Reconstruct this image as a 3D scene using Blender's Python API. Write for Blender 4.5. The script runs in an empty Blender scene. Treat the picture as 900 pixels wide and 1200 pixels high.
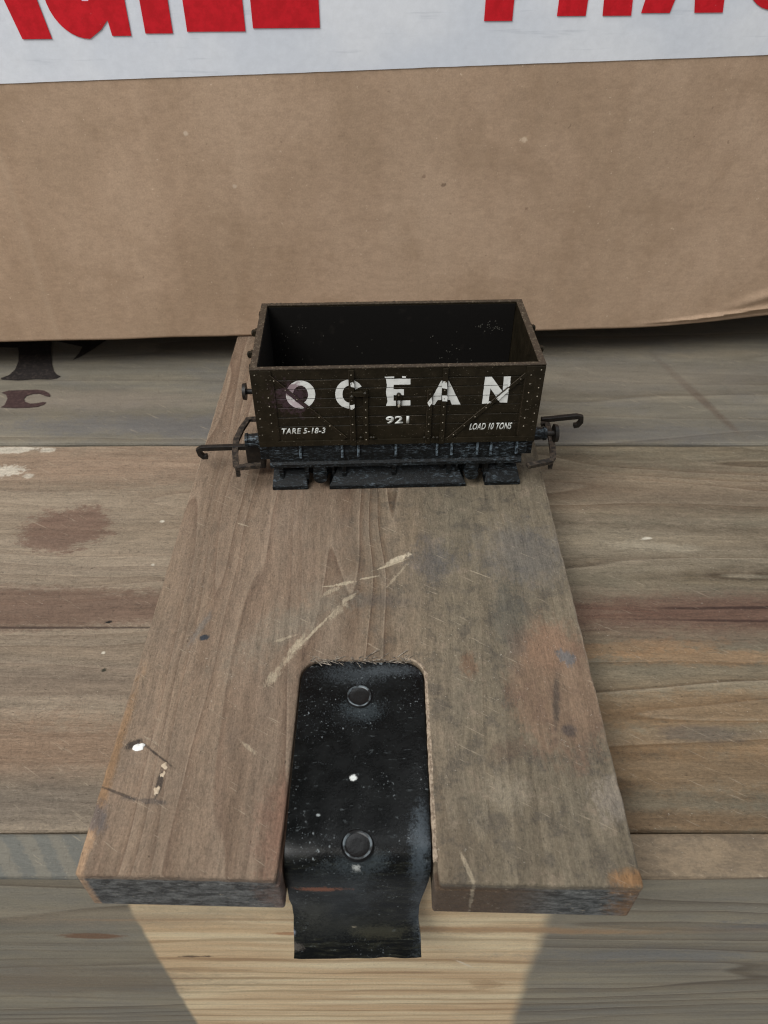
import bpy, bmesh, math, random
from mathutils import Vector, Matrix, noise
from mathutils.geometry import tessellate_polygon
random.seed(7)
S = bpy.context.scene
C = S.collection
MM = 0.001

# ------------------------------------------------------------------ camera
F_PX, CU, CV, CAMZ = 870.0, 450.0, 600.0, 122.0      # z = 0 is the plank's top, millimetres
PITCH = math.atan(780/870)
cam = bpy.data.cameras.new('camera'); camo = bpy.data.objects.new('camera', cam); C.objects.link(camo)
cam.sensor_fit = 'VERTICAL'; cam.sensor_height = 36.0; cam.sensor_width = 27.0
cam.lens = 36.0*F_PX/1200.0
cam.clip_start = 0.005; cam.clip_end = 20
camo.location = (0, 0, CAMZ*MM)
camo.rotation_euler = (math.pi/2-PITCH, 0, 0)
cam.dof.use_dof = True; cam.dof.focus_distance = 0.162; cam.dof.aperture_fstop = 40
S.camera = camo
S.cycles.filter_width = 1.15
S.render.resolution_x = 768; S.render.resolution_y = 1024

# ------------------------------------------------------------------ world and lamps
w = bpy.data.worlds.new('World'); S.world = w; w.use_nodes = True
w.node_tree.nodes['Background'].inputs[0].default_value = (0.95, 0.975, 1.0, 1)
w.node_tree.nodes['Background'].inputs[1].default_value = 0.33
def area(name, loc, target, size, power, col):
    l = bpy.data.lights.new(name, 'AREA'); l.shape = 'RECTANGLE'; l.size = size[0]; l.size_y = size[1]
    l.energy = power; l.color = col
    o = bpy.data.objects.new(name, l); C.objects.link(o); o.location = loc
    o.rotation_euler = (Vector(target)-Vector(loc)).to_track_quat('-Z', 'Y').to_euler()
    return o
area('window_light', (-0.60, -0.40, 1.10), (0, .13, 0), (0.9, .7), 19, (1.0, .985, .96))
area('ceiling_light', (0.30, 0.30, 1.5), (0, .15, 0), (0.9, .7), 6.5, (.95, .98, 1.0))
S.view_settings.view_transform = 'Standard'; S.view_settings.look = 'None'
S.view_settings.exposure = 0.0; S.view_settings.gamma = 1

# ------------------------------------------------------------------ projection helpers (pixel of the photo -> point on a real surface, mm)
_c, _s = math.cos(PITCH), math.sin(PITCH)
def ray(u, v):
    a = (u-CU)/F_PX; b = (v-CV)/F_PX
    return (a, _c-b*_s, -_s-b*_c)
def at_z(u, v, z):
    d = ray(u, v); t = (z-CAMZ)/d[2]
    return (d[0]*t, d[1]*t)
def at_y(u, v, y):
    d = ray(u, v); t = y/d[1]
    return (d[0]*t, CAMZ+d[2]*t)
BOX_Y0, BOX_K = 225.0, .0440
def at_box(u, v):                                     # front of the cardboard box: y = Y0 + K x
    d = ray(u, v); t = BOX_Y0/(d[1]-BOX_K*d[0])
    return (d[0]*t, CAMZ+d[2]*t)
WX, WY, WYAW = 2.7, 161.4, math.radians(2.1)
def at_wagon(u, v, ly=-16.0):                         # a plane of the wagon parallel to its side
    d = ray(u, v); cc, ss = math.cos(WYAW), math.sin(WYAW)
    dl = (d[0]*cc+d[1]*ss, -d[0]*ss+d[1]*cc)
    ol = (-(WX*cc+WY*ss), -(-WX*ss+WY*cc))
    t = (ly-ol[1])/dl[1]
    return (ol[0]+dl[0]*t, CAMZ+d[2]*t)
def at_wagon_z(u, v, z):
    x, y = at_z(u, v, z); cc, ss = math.cos(WYAW), math.sin(WYAW)
    x -= WX; y -= WY
    return (x*cc+y*ss, -x*ss+y*cc)

# ------------------------------------------------------------------ node helpers
def lin(r, g, b):
    f = lambda c: (c/255/12.92) if c/255 <= .04045 else ((c/255+.055)/1.055)**2.4
    return (f(r), f(g), f(b), 1)
class NB:
    def __init__(s, name):
        s.m = bpy.data.materials.new(name); s.m.use_nodes = True; s.t = s.m.node_tree
        s.bsdf = s.t.nodes['Principled BSDF']
        tc = s.t.nodes.new('ShaderNodeTexCoord')
        v = s.t.nodes.new('ShaderNodeVectorMath'); v.operation = 'MULTIPLY'; v.inputs[1].default_value = (1000,)*3
        s.t.links.new(tc.outputs['Object'], v.inputs[0]); s.p = v.outputs[0]
    def put(s, sock, val):
        if val is None: return
        if hasattr(val, 'is_output') or isinstance(val, bpy.types.NodeSocket): s.t.links.new(val, sock)
        else: sock.default_value = val
    def math(s, op, a, b=None, c=None, clamp=False):
        n = s.t.nodes.new('ShaderNodeMath'); n.operation = op; n.use_clamp = clamp
        s.put(n.inputs[0], a); s.put(n.inputs[1], b); s.put(n.inputs[2], c); return n.outputs[0]
    def vmath(s, op, a, b=None):
        n = s.t.nodes.new('ShaderNodeVectorMath'); n.operation = op
        s.put(n.inputs[0], a); s.put(n.inputs[1], b)
        return n.outputs['Value'] if op == 'LENGTH' else n.outputs[0]
    def sep(s, v=None):
        n = s.t.nodes.new('ShaderNodeSeparateXYZ'); s.put(n.inputs[0], v or s.p); return n.outputs
    def comb(s, x, y, z):
        n = s.t.nodes.new('ShaderNodeCombineXYZ'); s.put(n.inputs[0], x); s.put(n.inputs[1], y); s.put(n.inputs[2], z); return n.outputs[0]
    def mp(s, v, loc=(0,0,0), rot=(0,0,0), scale=(1,1,1), kind='POINT'):
        n = s.t.nodes.new('ShaderNodeMapping'); n.vector_type = kind
        s.put(n.inputs[0], v); n.inputs[1].default_value = loc; n.inputs[2].default_value = rot; n.inputs[3].default_value = scale
        return n.outputs[0]
    def noise(s, v=None, scale=1., detail=4., rough=.55, loc=(0,0,0), sc=(1,1,1), dist=0., color=False):
        n = s.t.nodes.new('ShaderNodeTexNoise'); n.noise_dimensions = '3D'
        s.put(n.inputs['Vector'], s.mp(v or s.p, loc=loc, scale=sc))
        n.inputs['Scale'].default_value = scale; n.inputs['Detail'].default_value = detail
        n.inputs['Roughness'].default_value = rough; n.inputs['Distortion'].default_value = dist
        return n.outputs['Color'] if color else n.outputs[0]
    def ramp(s, f, lo, hi, a=0., b=1., smooth=True):
        n = s.t.nodes.new('ShaderNodeMapRange'); n.interpolation_type = 'SMOOTHSTEP' if smooth else 'LINEAR'
        s.put(n.inputs[0], f); n.inputs[1].default_value = lo; n.inputs[2].default_value = hi
        n.inputs[3].default_value = a; n.inputs[4].default_value = b; return n.outputs[0]
    def cr(s, f, stops):
        n = s.t.nodes.new('ShaderNodeValToRGB'); e = n.color_ramp.elements
        while len(e) < len(stops): e.new(.5)
        for i, (p, c) in enumerate(stops): e[i].position = p; e[i].color = c
        s.put(n.inputs[0], f); return n.outputs[0]
    def mix(s, f, a, b, mode='MIX'):
        n = s.t.nodes.new('ShaderNodeMix'); n.data_type = 'RGBA'; n.blend_type = mode
        s.put(n.inputs[0], f); s.put(n.inputs[6], a); s.put(n.inputs[7], b); return n.outputs[2]
    def mul(s, a, b): return s.math('MULTIPLY', a, b)
    def blob(s, c, r, rot=0, soft=.3, amt=.5, nz=None, plane='XY'):
        # soft-edged patch with an uneven outline; c centre, r radii (mm)
        if plane == 'XY': loc = (c[0], c[1], 0); ro = (0, 0, rot); sc = (r[0], r[1], 1e4)
        else: loc = (c[0], 0, c[1]); ro = (0, -rot, 0); sc = (r[0], 1e4, r[1])
        d = s.vmath('LENGTH', s.mp(s.p, loc=loc, rot=ro, scale=sc, kind='TEXTURE'))
        if amt: d = s.math('ADD', d, s.math('MULTIPLY', s.math('SUBTRACT', nz, .5), amt*6.5))
        return s.ramp(d, 1+soft, 1-soft)
    def bump(s, h, strength=.3, dist=.0002, nrm=None):
        n = s.t.nodes.new('ShaderNodeBump'); n.inputs['Strength'].default_value = strength; n.inputs['Distance'].default_value = dist
        s.put(n.inputs['Height'], h)
        if nrm: s.put(n.inputs['Normal'], nrm)
        return n.outputs[0]
    def out(s, col, rough=.6, nrm=None, spec=.3, metal=0.):
        s.put(s.bsdf.inputs['Base Color'], col); s.put(s.bsdf.inputs['Roughness'], rough)
        s.put(s.bsdf.inputs['Specular IOR Level'], spec); s.put(s.bsdf.inputs['Metallic'], metal)
        if nrm: s.put(s.bsdf.inputs['Normal'], nrm)
        return s.m

def wood(name, along, stops, seed=0, patches=(), mottle=None, fibre=.35, rings=None, spots=1.0, rough=.62, extra=None, band_sc=(.012, .11), plane='XY', bump=.5, lines=None, lines_fade=None, scratch=.3):
    """weathered board; along = axis the grain runs on; patches = (centre, radii, rot, soft, amt, colour, strength)"""
    n = NB(name); o = (seed*37.1, seed*11.7, seed*5.3)
    def sc(al, ac): return (al, ac, ac) if along == 'X' else (ac, al, ac)
    warp = n.noise(scale=1, sc=sc(.012, .035), detail=2, loc=o, color=True)
    pw = n.vmath('ADD', n.p, n.vmath('MULTIPLY', n.vmath('SUBTRACT', warp, (.5, .5, .5)), (7, 7, 7)))
    band = n.noise(pw, sc=sc(*band_sc), detail=5, rough=.62, loc=o)
    col = n.cr(n.ramp(band, .3, .7, smooth=False), stops)
    fine = n.noise(pw, sc=sc(.16, 1.3), detail=5, rough=.75, loc=o)
    iso = n.noise(scale=1.9, detail=7, rough=.85, loc=(o[0], 7, 7))
    vfine = n.noise(sc=sc(1.1, 4.5), detail=4, rough=.75, loc=o)
    med = n.noise(pw, sc=sc(.03, .55), detail=3, rough=.6, loc=(o[0]+9, o[1], o[2]))
    m = n.ramp(n.noise(sc=sc(.045, .09), detail=6, rough=.65, loc=(o[0]+40, o[1]+3, 0)), .42, .68)
    if mottle: col = n.mix(n.mul(m, mottle[1]), col, mottle[0])
    if lines:
        qn = n.noise(pw, sc=sc(lines[0], lines[1]), detail=1.5, rough=.4, loc=(o[0]+2, o[1]+70, o[2]))
        fr = n.math('FRACT', n.math('MULTIPLY', qn, lines[2]))
        dkl = n.mul(n.ramp(fr, .35, .93), n.ramp(fr, 1.0, .95))
        amt_ = n.ramp(n.noise(sc=sc(.006, .05), detail=3, loc=(o[0], 21, 2)), .35, .6, lines[3]*.35, lines[3])
        if lines_fade: amt_ = n.mul(amt_, lines_fade(n))
        col = n.mix(n.mul(dkl, amt_), col, (.60, .52, .45, 1), 'MULTIPLY')
        shp = n.mul(n.ramp(fr, .86, .94), n.ramp(fr, 1.0, .96)); col = n.mix(n.mul(shp, n.mul(amt_, .8)), col, (.42, .34, .30, 1), 'MULTIPLY')
        lt_ = n.mul(n.ramp(fr, .16, .0), .35); col = n.mix(n.mul(lt_, amt_), col, lin(176, 160, 138))
    if rings:                                           # growth-ring lines
        wv = n.t.nodes.new('ShaderNodeTexWave'); wv.wave_type = 'BANDS'; wv.bands_direction = rings[2]; wv.wave_profile = 'SAW'
        n.put(wv.inputs['Vector'], n.vmath('ADD', pw, (0, 0, 0))); wv.inputs['Scale'].default_value = rings[0]
        wv.inputs['Distortion'].default_value = 1.2; wv.inputs['Detail'].default_value = 2; wv.inputs['Detail Scale'].default_value = .3
        col = n.mix(n.mul(n.ramp(wv.outputs['Fac'], .55, 1.0), rings[1]), col, (.35, .24, .15, 1), 'MULTIPLY')
    big = n.noise(sc=sc(.12, .22), detail=5, rough=.7, loc=o)
    sm = n.noise(sc=sc(.6, 1.1), detail=5, rough=.8, loc=o)
    nzm = n.math('ADD', n.mul(big, .5), n.mul(sm, .5))
    if extra: col = extra(n, col, nzm, fine, pw)
    for c, r, rot, soft, amt, k, st in patches:
        f = n.blob(c, r, rot, soft, amt, nzm, plane)
        col = n.mix(n.mul(f, st), col, k)
    # fibre modulation
    g = n.math('ADD', n.mul(fine, .24), n.math('ADD', n.math('ADD', n.mul(vfine, .22), n.mul(iso, .38)), n.mul(med, .16)))
    g = n.ramp(g, .405, .595, 1-fibre*1.5, 1+fibre*1.4, smooth=False)
    gc = n.comb(g, g, g)
    col = n.mix(1.0, col, gc, 'MULTIPLY')
    # fine random scratches and scuffs
    s1 = n.noise(n.mp(n.p, rot=(0, 0, .55)), sc=(.12, 1.6, 1.6), detail=3, rough=.7, loc=(o[0], 5, 5)); col = n.mix(n.mul(n.ramp(s1, .63, .70), scratch), col, lin(178, 164, 142))
    s2 = n.noise(n.mp(n.p, rot=(0, 0, -.35)), sc=(1.4, .2, 1.2), detail=4, rough=.75, loc=(o[0], 9, 5)); col = n.mix(n.mul(n.ramp(s2, .60, .70), scratch), col, lin(70, 62, 54))
    # dark pores, pale dust specks
    dk = n.ramp(n.noise(sc=sc(.7, 2.2), detail=3, rough=.8, loc=(o[0], 80, 3)), .35, .27)
    col = n.mix(n.mul(dk, .5*spots), col, lin(48, 42, 38))
    wh = n.ramp(n.noise(scale=1.5, detail=3, rough=.75, loc=(o[0], 33, 3)), .66, .73)
    zone = n.ramp(n.noise(scale=.03, detail=2, loc=(o[0]+5, 1, 8)), .4, .62, .25, 1.)
    col = n.mix(n.mul(n.mul(wh, zone), .65*spots), col, lin(205, 196, 180))
    h = n.math('ADD', n.mul(fine, .45), n.math('ADD', n.mul(vfine, .4), n.mul(iso, .6)))
    h = n.math('SUBTRACT', h, n.mul(dk, .4))
    rg = n.ramp(fine, .3, .7, rough-.08, rough+.12)
    return n.out(col, rg, n.bump(h, bump*1.3, .0005), spec=.28)

# ------------------------------------------------------------------ mesh helpers (all in mm)
class MB:
    def __init__(s): s.b = bmesh.new()
    def box(s, x0, x1, y0, y1, z0, z1, bev=0):
        r = bmesh.ops.create_cube(s.b, size=1)
        for v in r['verts']:
            v.co = Vector(((x0+x1)/2+v.co.x*(x1-x0), (y0+y1)/2+v.co.y*(y1-y0), (z0+z1)/2+v.co.z*(z1-z0)))
        if bev:
            es = list({e for v in r['verts'] for e in v.link_edges})
            bmesh.ops.bevel(s.b, geom=es, offset=bev, segments=2, profile=.6, affect='EDGES')
        return s
    def prism(s, pts, ax, a0, a1, bev=0):
        """polygon pts in the plane across ax, extruded from a0 to a1"""
        def mk(p, a):
            return {'x': Vector((a, p[0], p[1])), 'y': Vector((p[0], a, p[1])), 'z': Vector((p[0], p[1], a))}[ax]
        v0 = [s.b.verts.new(mk(p, a0)) for p in pts]; v1 = [s.b.verts.new(mk(p, a1)) for p in pts]
        n = len(pts); fs = [s.b.faces.new(v0), s.b.faces.new(v1[::-1])]
        for i in range(n): fs.append(s.b.faces.new((v0[i], v1[i], v1[(i+1) % n], v0[(i+1) % n])))
        bmesh.ops.recalc_face_normals(s.b, faces=fs)
        if bev:
            es = [e for e in {e for f in fs for e in f.edges} if e.calc_face_angle(0) > .5]
            bmesh.ops.bevel(s.b, geom=es, offset=bev, segments=2, profile=.6, affect='EDGES')
        return s
    def cyl(s, p0, p1, r0, r1=None, seg=20, cap=True):
        p0, p1 = Vector(p0), Vector(p1); d = p1-p0
        r = bmesh.ops.create_cone(s.b, cap_ends=cap, segments=seg, radius1=r0, radius2=r0 if r1 is None else r1, depth=d.length)
        M = Matrix.Translation((p0+p1)/2) @ d.to_track_quat('Z', 'Y').to_matrix().to_4x4()
        bmesh.ops.transform(s.b, matrix=M, verts=r['verts']); return s
    def ball(s, p, r, sc=(1, 1, 1), sub=1, mi=0):
        q = bmesh.ops.create_icosphere(s.b, subdivisions=sub, radius=r)
        if mi:
            for f in {f for v in q['verts'] for f in v.link_faces}: f.material_index = mi
        for v in q['verts']: v.co = Vector((p[0]+v.co.x*sc[0], p[1]+v.co.y*sc[1], p[2]+v.co.z*sc[2]))
        return s
    def bar(s, path, wdt, thk, up=(0, 0, 1), bev=0):
        """flat strip swept along a path: wdt across, thk along 'up'"""
        path = [Vector(p) for p in path]; up = Vector(up); rings = []
        for i, p in enumerate(path):
            t = (path[min(i+1, len(path)-1)]-path[max(i-1, 0)]).normalized()
            sd = t.cross(up).normalized(); u2 = sd.cross(t).normalized()
            rings.append([s.b.verts.new(p+sd*a*wdt/2+u2*b*thk/2) for a, b in ((-1, -1), (1, -1), (1, 1), (-1, 1))])
        fs = []
        for a, b in zip(rings, rings[1:]):
            for k in range(4): fs.append(s.b.faces.new((a[k], a[(k+1) % 4], b[(k+1) % 4], b[k])))
        fs.append(s.b.faces.new(rings[0][::-1])); fs.append(s.b.faces.new(rings[-1]))
        bmesh.ops.recalc_face_normals(s.b, faces=fs)
        return s
    def build(s, name, mat, parent=None, smooth=False, bevel=0, label=None):
        for v in s.b.verts: v.co *= MM
        me = bpy.data.meshes.new(name); s.b.to_mesh(me); s.b.free()
        me.materials.append(mat)
        o = bpy.data.objects.new(name, me); C.objects.link(o)
        if parent:
            o.parent = parent
            if parent.type == 'EMPTY' and not parent.get('_turned'): o.location = -parent.location
        if smooth:
            for p in me.polygons: p.use_smooth = True
            try:
                me.set_sharp_from_angle(angle=math.radians(35))
            except Exception: pass
        if bevel:
            md = o.modifiers.new('edge', 'BEVEL'); md.width = bevel*MM; md.segments = 2; md.limit_method = 'ANGLE'
        if label: o['label'] = label
        return o
def thing(name, label, cat, loc, rz=0, turned=False):
    o = bpy.data.objects.new(name, None); C.objects.link(o); o.empty_display_size = .02
    o.location = Vector(loc)*MM; o.rotation_euler = (0, 0, rz)
    o['label'] = label; o['category'] = cat
    if turned: o['_turned'] = 1
    return o
def jit(pts, step, amt, sd=0):
    """subdivide an outline and roughen it"""
    out = []; rnd = random.Random(sd)
    for i, p in enumerate(pts):
        q = pts[(i+1) % len(pts)]; L = math.dist(p, q); k = max(1, int(L/step))
        nx, ny = -(q[1]-p[1])/max(L, 1e-6), (q[0]-p[0])/max(L, 1e-6)
        for j in range(k):
            t = j/k; a = 0 if j == 0 else amt*(noise.noise(Vector((p[0]+(q[0]-p[0])*t, p[1]+(q[1]-p[1])*t, sd))*.35)*1.3+rnd.uniform(-.4, .4))
            out.append((p[0]+(q[0]-p[0])*t+nx*a, p[1]+(q[1]-p[1])*t+ny*a))
    return out

# ------------------------------------------------------------------ the table the plank hooks on to
ZT = -12.0
YF, YS1, YS2 = 54.0, 61.9, 179.4
def T(u, v): return at_z(u, v, ZT)
GREY, BRN, RED, ORG = lin(112, 106, 98), lin(122, 100, 82), lin(98, 68, 58), lin(150, 112, 72)
WHT = lin(205, 198, 182)
mat_far = wood('far_board_wood', 'X', [(0, lin(104, 99, 88)), (.45, lin(116, 111, 99)), (.7, lin(127, 121, 107)), (1, lin(136, 128, 112))], 1,
    mottle=(lin(104, 103, 102), .4), fibre=.13, spots=.3, lines=(.003, .035, 9, .35), patches=[
    (T(230, 500), (60, 5), 0, .6, .6, lin(98, 98, 100), .6), (T(700, 510), (60, 4), 0, .6, .6, lin(100, 99, 98), .5),
    (T(812, 460), (1.6, 22), .28, .5, .3, lin(88, 72, 62), .55), (T(100, 470), (40, 5), 0, .7, .5, lin(134, 124, 112), .6),
    (T(750, 440), (50, 10), 0, .7, .5, lin(128, 120, 108), .5)])
def left_light(n, col, nz, fine, pw):                    # the board's left end is paler and pinker, its right end browner
    x, y, z = n.sep()
    f = n.ramp(n.math('ADD', x, n.mul(nz, 30)), 25, -45)
    g = n.cr(n.noise(sc=(.01, .12, .1), detail=4, loc=(7, 5, 3)), [(.35, lin(140, 124, 107)), (.65, lin(160, 144, 126))])
    return n.mix(n.mul(f, .6), col, g)
mat_mid = wood('middle_board_wood', 'X', [(0, lin(100, 90, 74)), (.35, lin(116, 107, 90)), (.6, lin(132, 121, 101)), (1, lin(146, 133, 111))], 2,
    mottle=(lin(110, 106, 92), .4), fibre=.27, band_sc=(.008, .10), bump=.7, extra=left_light, lines=(.004, .055, 11, .75), patches=[
    (T(100, 545), (75, 8), 0, .8, .5, lin(146, 120, 100), .5),
    (T(78, 620), (11.5, 8.6), .1, .2, .45, lin(108, 82, 70), .72),
    (T(-60, 712), (78, 6.6), 0, .25, .30, lin(98, 70, 58), .62),
    (T(980, 718), (92, 4.6), 0, .5, .35, lin(88, 60, 50), .65), (T(830, 722), (60, 7.5), 0, .6, .35, lin(108, 80, 68), .45),
    (T(900, 712), (26, .5), .01, .5, .35, lin(50, 34, 30), .8),(T(900, 728), (30, .35), -.02, .5, .35, lin(56, 36, 32), .7),
    (T(0, 735.5), (62, .35), 0, .5, .2, lin(62, 48, 42), .8),
    (T(20, 527), (9, 1.5), .1, .3, .8, WHT, .8), (T(8, 552), (5, 2.4), .2, .3, .9, WHT, .75), (T(55, 527), (2.2, 1.3), 0, .3, .6, WHT, .8),
    (T(33, 558), (1.4, 1.0), 0, .3, .6, WHT, .6),
    (T(740, 575), (90, 10), 0, .8, .6, lin(122, 104, 88), .5), (T(780, 640), (50, 9), 0, .7, .7, lin(142, 130, 112), .5),
    (T(840, 830), (40, 4), .04, .6, .6, lin(146, 114, 80), .45), (T(800, 870), (60, 3.2), 0, .6, .6, lin(134, 106, 76), .4),
    (T(860, 900), (55, 5), 0, .6, .6, lin(134, 104, 72), .45),(T(790, 962), (40, 2.0), 0, .6, .5, lin(124, 94, 64), .45),
    (T(830, 860), (8, 1.6), 0, .7, 1.0, lin(86, 86, 84), .5), (T(820, 770), (24, 2), 0, .5, .7, lin(152, 118, 84), .5),
    (T(745, 760), (16, 2), .06, .5, .7, lin(148, 116, 84), .45),
    (T(60, 800), (60, 5), 0, .8, .6, lin(118, 104, 90), .6), (T(40, 875), (60, 6), 0, .8, .6, lin(130, 100, 78), .5),
    (T(60, 940), (55, 4.5), 0, .8, .6, lin(106, 98, 88), .6), (T(127, 729), (.9, .4), .2, .5, 1.0, lin(20, 18, 16), 1),
    (T(122, 785), (.5, .5), 0, .5, 1.0, lin(30, 34, 24), .9), (T(121, 765), (.35, .3), 0, .5, .8, WHT, .8),
    (T(190, 611), (.55, .4), .2, .5, .8, WHT, .9), (T(179, 662), (.4, .35), .2, .5, .8, WHT, .7),
    (T(757, 631), (1.2, .5), .2, .4, .9, WHT, .8), (T(765, 640), (10, 1.6), -.1, .6, .9, lin(168, 158, 138), .5)])
def saw_marks(n, col, nz, fine, pw):                    # circular saw scores at the beam's left end, on its top only
    x, y, z = n.sep()
    d = n.vmath('LENGTH', n.vmath('SUBTRACT', n.comb(x, y, 0), (-100, 26, 0)))
    wv = n.math('SINE', n.mul(n.math('ADD', d, n.mul(nz, 4.0)), 1.5))
    top = n.math('GREATER_THAN', z, ZT-1.2)
    f = n.mul(n.mul(n.ramp(wv, -.4, .5), top), n.ramp(x, -30, -50))
    col = n.mix(n.mul(top, n.ramp(x, 0, -40)), col, lin(104, 104, 98))
    col = n.mix(n.mul(f, .38), col, lin(134, 126, 110))
    col = n.mix(n.mul(top, n.mul(n.ramp(x, 10, 40), .85)), col, n.cr(n.ramp(nz, .4, .6), [(0, lin(104, 90, 74)), (1, lin(134, 116, 94))]))
    # fresh, unweathered patch on the front face: bounded by two curved edges
    zz = n.math('SUBTRACT', z, ZT-10)                   # negative below
    wob = n.mul(n.math('SUBTRACT', n.noise(scale=.08, detail=4, loc=(7, 1, 2)), .5), 2.2)
    xl = n.math('ADD', n.math('ADD', -47.6, n.mul(zz, .022)), n.math('ADD', n.mul(n.mul(zz, zz), .00022), wob))
    xr = n.math('ADD', n.math('ADD', 32.1, n.mul(zz, .011)), n.math('ADD', n.mul(n.mul(zz, zz), .00034), wob))
    fx = n.mul(n.ramp(n.math('SUBTRACT', x, xl), -.3, .9), n.ramp(n.math('SUBTRACT', xr, x), -1.2, 2.2))
    front = n.math('LESS_THAN', z, ZT-.2)
    g2 = n.noise(pw, sc=(.015, .2, .2), detail=4, loc=(3, 3, 3))
    fresh = n.cr(n.ramp(g2, .3, .7), [(0, lin(208, 176, 136)), (.5, lin(222, 195, 155)), (1, lin(232, 212, 174))])
    col = n.mix(n.mul(fx, front), col, fresh)
    # growth-ring lines run through both zones; closer together lower down
    q = n.math('ADD', z, n.mul(n.noise(sc=(.010, .05, .09), detail=4, loc=(9, 9, 9)), 16))
    ln = n.math('SINE', n.mul(n.math('ADD', q, n.mul(n.mul(zz, zz), -.0035)), .95))
    lf = n.mul(n.mul(n.ramp(ln, .3, 1.0), n.ramp(n.noise(sc=(.02, .3, .3), detail=3, loc=(1, 2, 3)), .35, .6, .2, 1.)), n.mul(n.ramp(z, ZT-12, ZT-34, .15, .55), n.ramp(fx, 0, 1, .5, 1.)))
    return n.mix(n.mul(lf, front), col, (.45, .36, .28, 1), 'MULTIPLY')
def Fp(u, v): return at_y(u, v, YF)
mat_front = wood('front_beam_wood', 'X', [(0, lin(122, 118, 108)), (.4, lin(140, 132, 115)), (.7, lin(152, 143, 123)), (1, lin(160, 148, 124))], 3,
    mottle=(lin(130, 127, 120), .4), fibre=.12, band_sc=(.009, .07), lines=(.003, .03, 12, .5), spots=.5, extra=saw_marks, plane='XZ', patches=[
    (Fp(108, 1097), (6.2, 1.5), 0, .25, .25, lin(122, 88, 62), .85), (Fp(345, 1094), (5, .9), 0, .4, .3, lin(168, 112, 70), .7),
    (Fp(560, 1090), (30, 1.5), -.03, .5, .4, lin(188, 136, 88), .55),
    (Fp(228, 1121), (3.4, .6), 0, .3, .9, lin(70, 52, 36), .8), (Fp(275, 1078), (30, .7), .0, .5, .4, lin(170, 124, 82), .5),
    (Fp(570, 1155), (3, 4), .2, .5, .9, lin(150, 112, 74), .4), (Fp(545, 1130), (.4, 3), .7, .3, .5, lin(232, 216, 190), .8),
    (Fp(870, 1088), (9, 2.5), .0, .7, .9, lin(98, 102, 108), .6), (Fp(760, 1120), (22, 3), .0, .8, .9, lin(118, 120, 122), .5), (Fp(700, 1090), (40, 2), .0, .6, .6, lin(160, 140, 112), .45), (Fp(60, 1150), (30, 8), .0, .8, .8, lin(128, 112, 92), .5), (Fp(120, 1075), (25, 4), .0, .8, .6, lin(160, 146, 124), .5)])
tbl = thing('wooden_table', 'rough table of weathered grey brown boards with dark seams under the plank and box', 'table', (0, 150, -110))
def board(name, x0, x1, y0, y1, z0, z1, mat, lab=None, sd=0):
    m = MB()
    nx = 90
    prof = [(y0, z0), (y0, z1-.7), (y0+.25, z1-.2), (y0+.8, z1), (y1-.8, z1), (y1-.25, z1-.2), (y1, z1-.7), (y1, z0)]
    rings = []
    for i in range(nx+1):
        x = x0+(x1-x0)*i/nx; r = []
        for j, (y, z) in enumerate(prof):
            a = noise.noise(Vector((x*.05, j*3.1+sd, sd)))*.35
            b = noise.noise(Vector((x*.4, j*1.7, sd+5)))*.12
            r.append(m.b.verts.new((x, y+(a+b)*(.6 if j in (1, 2, 5, 6) else .25), z+(0 if j in (0, 7) else (a*.3+b)*(1 if j in (1, 2, 5, 6) else .15)))))
        rings.append(r)
    n = len(prof)
    for a, b in zip(rings, rings[1:]):
        for k in range(n): m.b.faces.new((a[k], b[k], b[(k+1) % n], a[(k+1) % n]))
    m.b.faces.new(rings[0][::-1]); m.b.faces.new(rings[-1])
    bmesh.ops.recalc_face_normals(m.b, faces=m.b.faces)
    return m.build(name, mat, tbl, label=lab)
XL, XR = -330, 330
board('tabletop_board', XL, XR, YS2+.7, 330, ZT-20, ZT+.3, mat_far, 'grey weathered board at the back with black printing', 1)
board('tabletop_board', XL, XR, 330.6, 520, ZT-20, ZT+.1, mat_far, 'hidden board under the cardboard box', 7)
board('tabletop_board', XL, XR, YS1+.25, YS2, ZT-20, ZT, mat_mid, 'brown board with dark reddish heart streak and oval stain', 2)
board('front_beam', XL, XR, YF, YS1, ZT-97, ZT-.1, mat_front, 'front board with pale fresh wood patch', 3)

# black printing on the back board (the lower halves of stamped letters)
mi = NB('stamped_ink'); k = mi.noise(scale=.9, detail=5, rough=.7)
mat_ink = mi.out(mi.mix(mi.ramp(k, .45, .75), lin(32, 28, 27), lin(66, 58, 54)), .7)
mi = NB('faded_ink'); k = mi.noise(scale=.9, detail=5, rough=.7)
mat_ink2 = mi.out(mi.mix(mi.ramp(k, .45, .75), lin(58, 42, 42), lin(84, 66, 62)), .7)
def Zp(u, v): return (u/5.625, 370+v/5.625)            # coordinates read in an enlarged view
def flat(pts, name, mat, parent, z=ZT+.45, h=.08):
    P = [at_z(*Zp(u, v), z) for u, v in pts]
    return MB().prism(P, 'z', z, z+h).build(name, mat, parent)
st = flat([(-60, 160), (340, 160), (338, 240), (342, 320), (355, 365), (375, 388), (400, 400), (372, 414), (330, 420), (230, 418), (120, 426), (10, 420), (5, 412), (60, 392), (100, 355), (122, 300), (124, 240), (118, 210), (-60, 205)], 'stamped_letter', mat_ink, tbl)
flat([(340, 160), (700, 160), (620, 215), (540, 265), (480, 292), (520, 250), (545, 205)], 'stamped_letter', mat_ink, tbl)
rc = []
for a in range(0, 15): t = math.radians(70+a*15.5*1.0); rc.append((240+95*math.cos(t)*1.0, 548-55*math.sin(t)))
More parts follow.
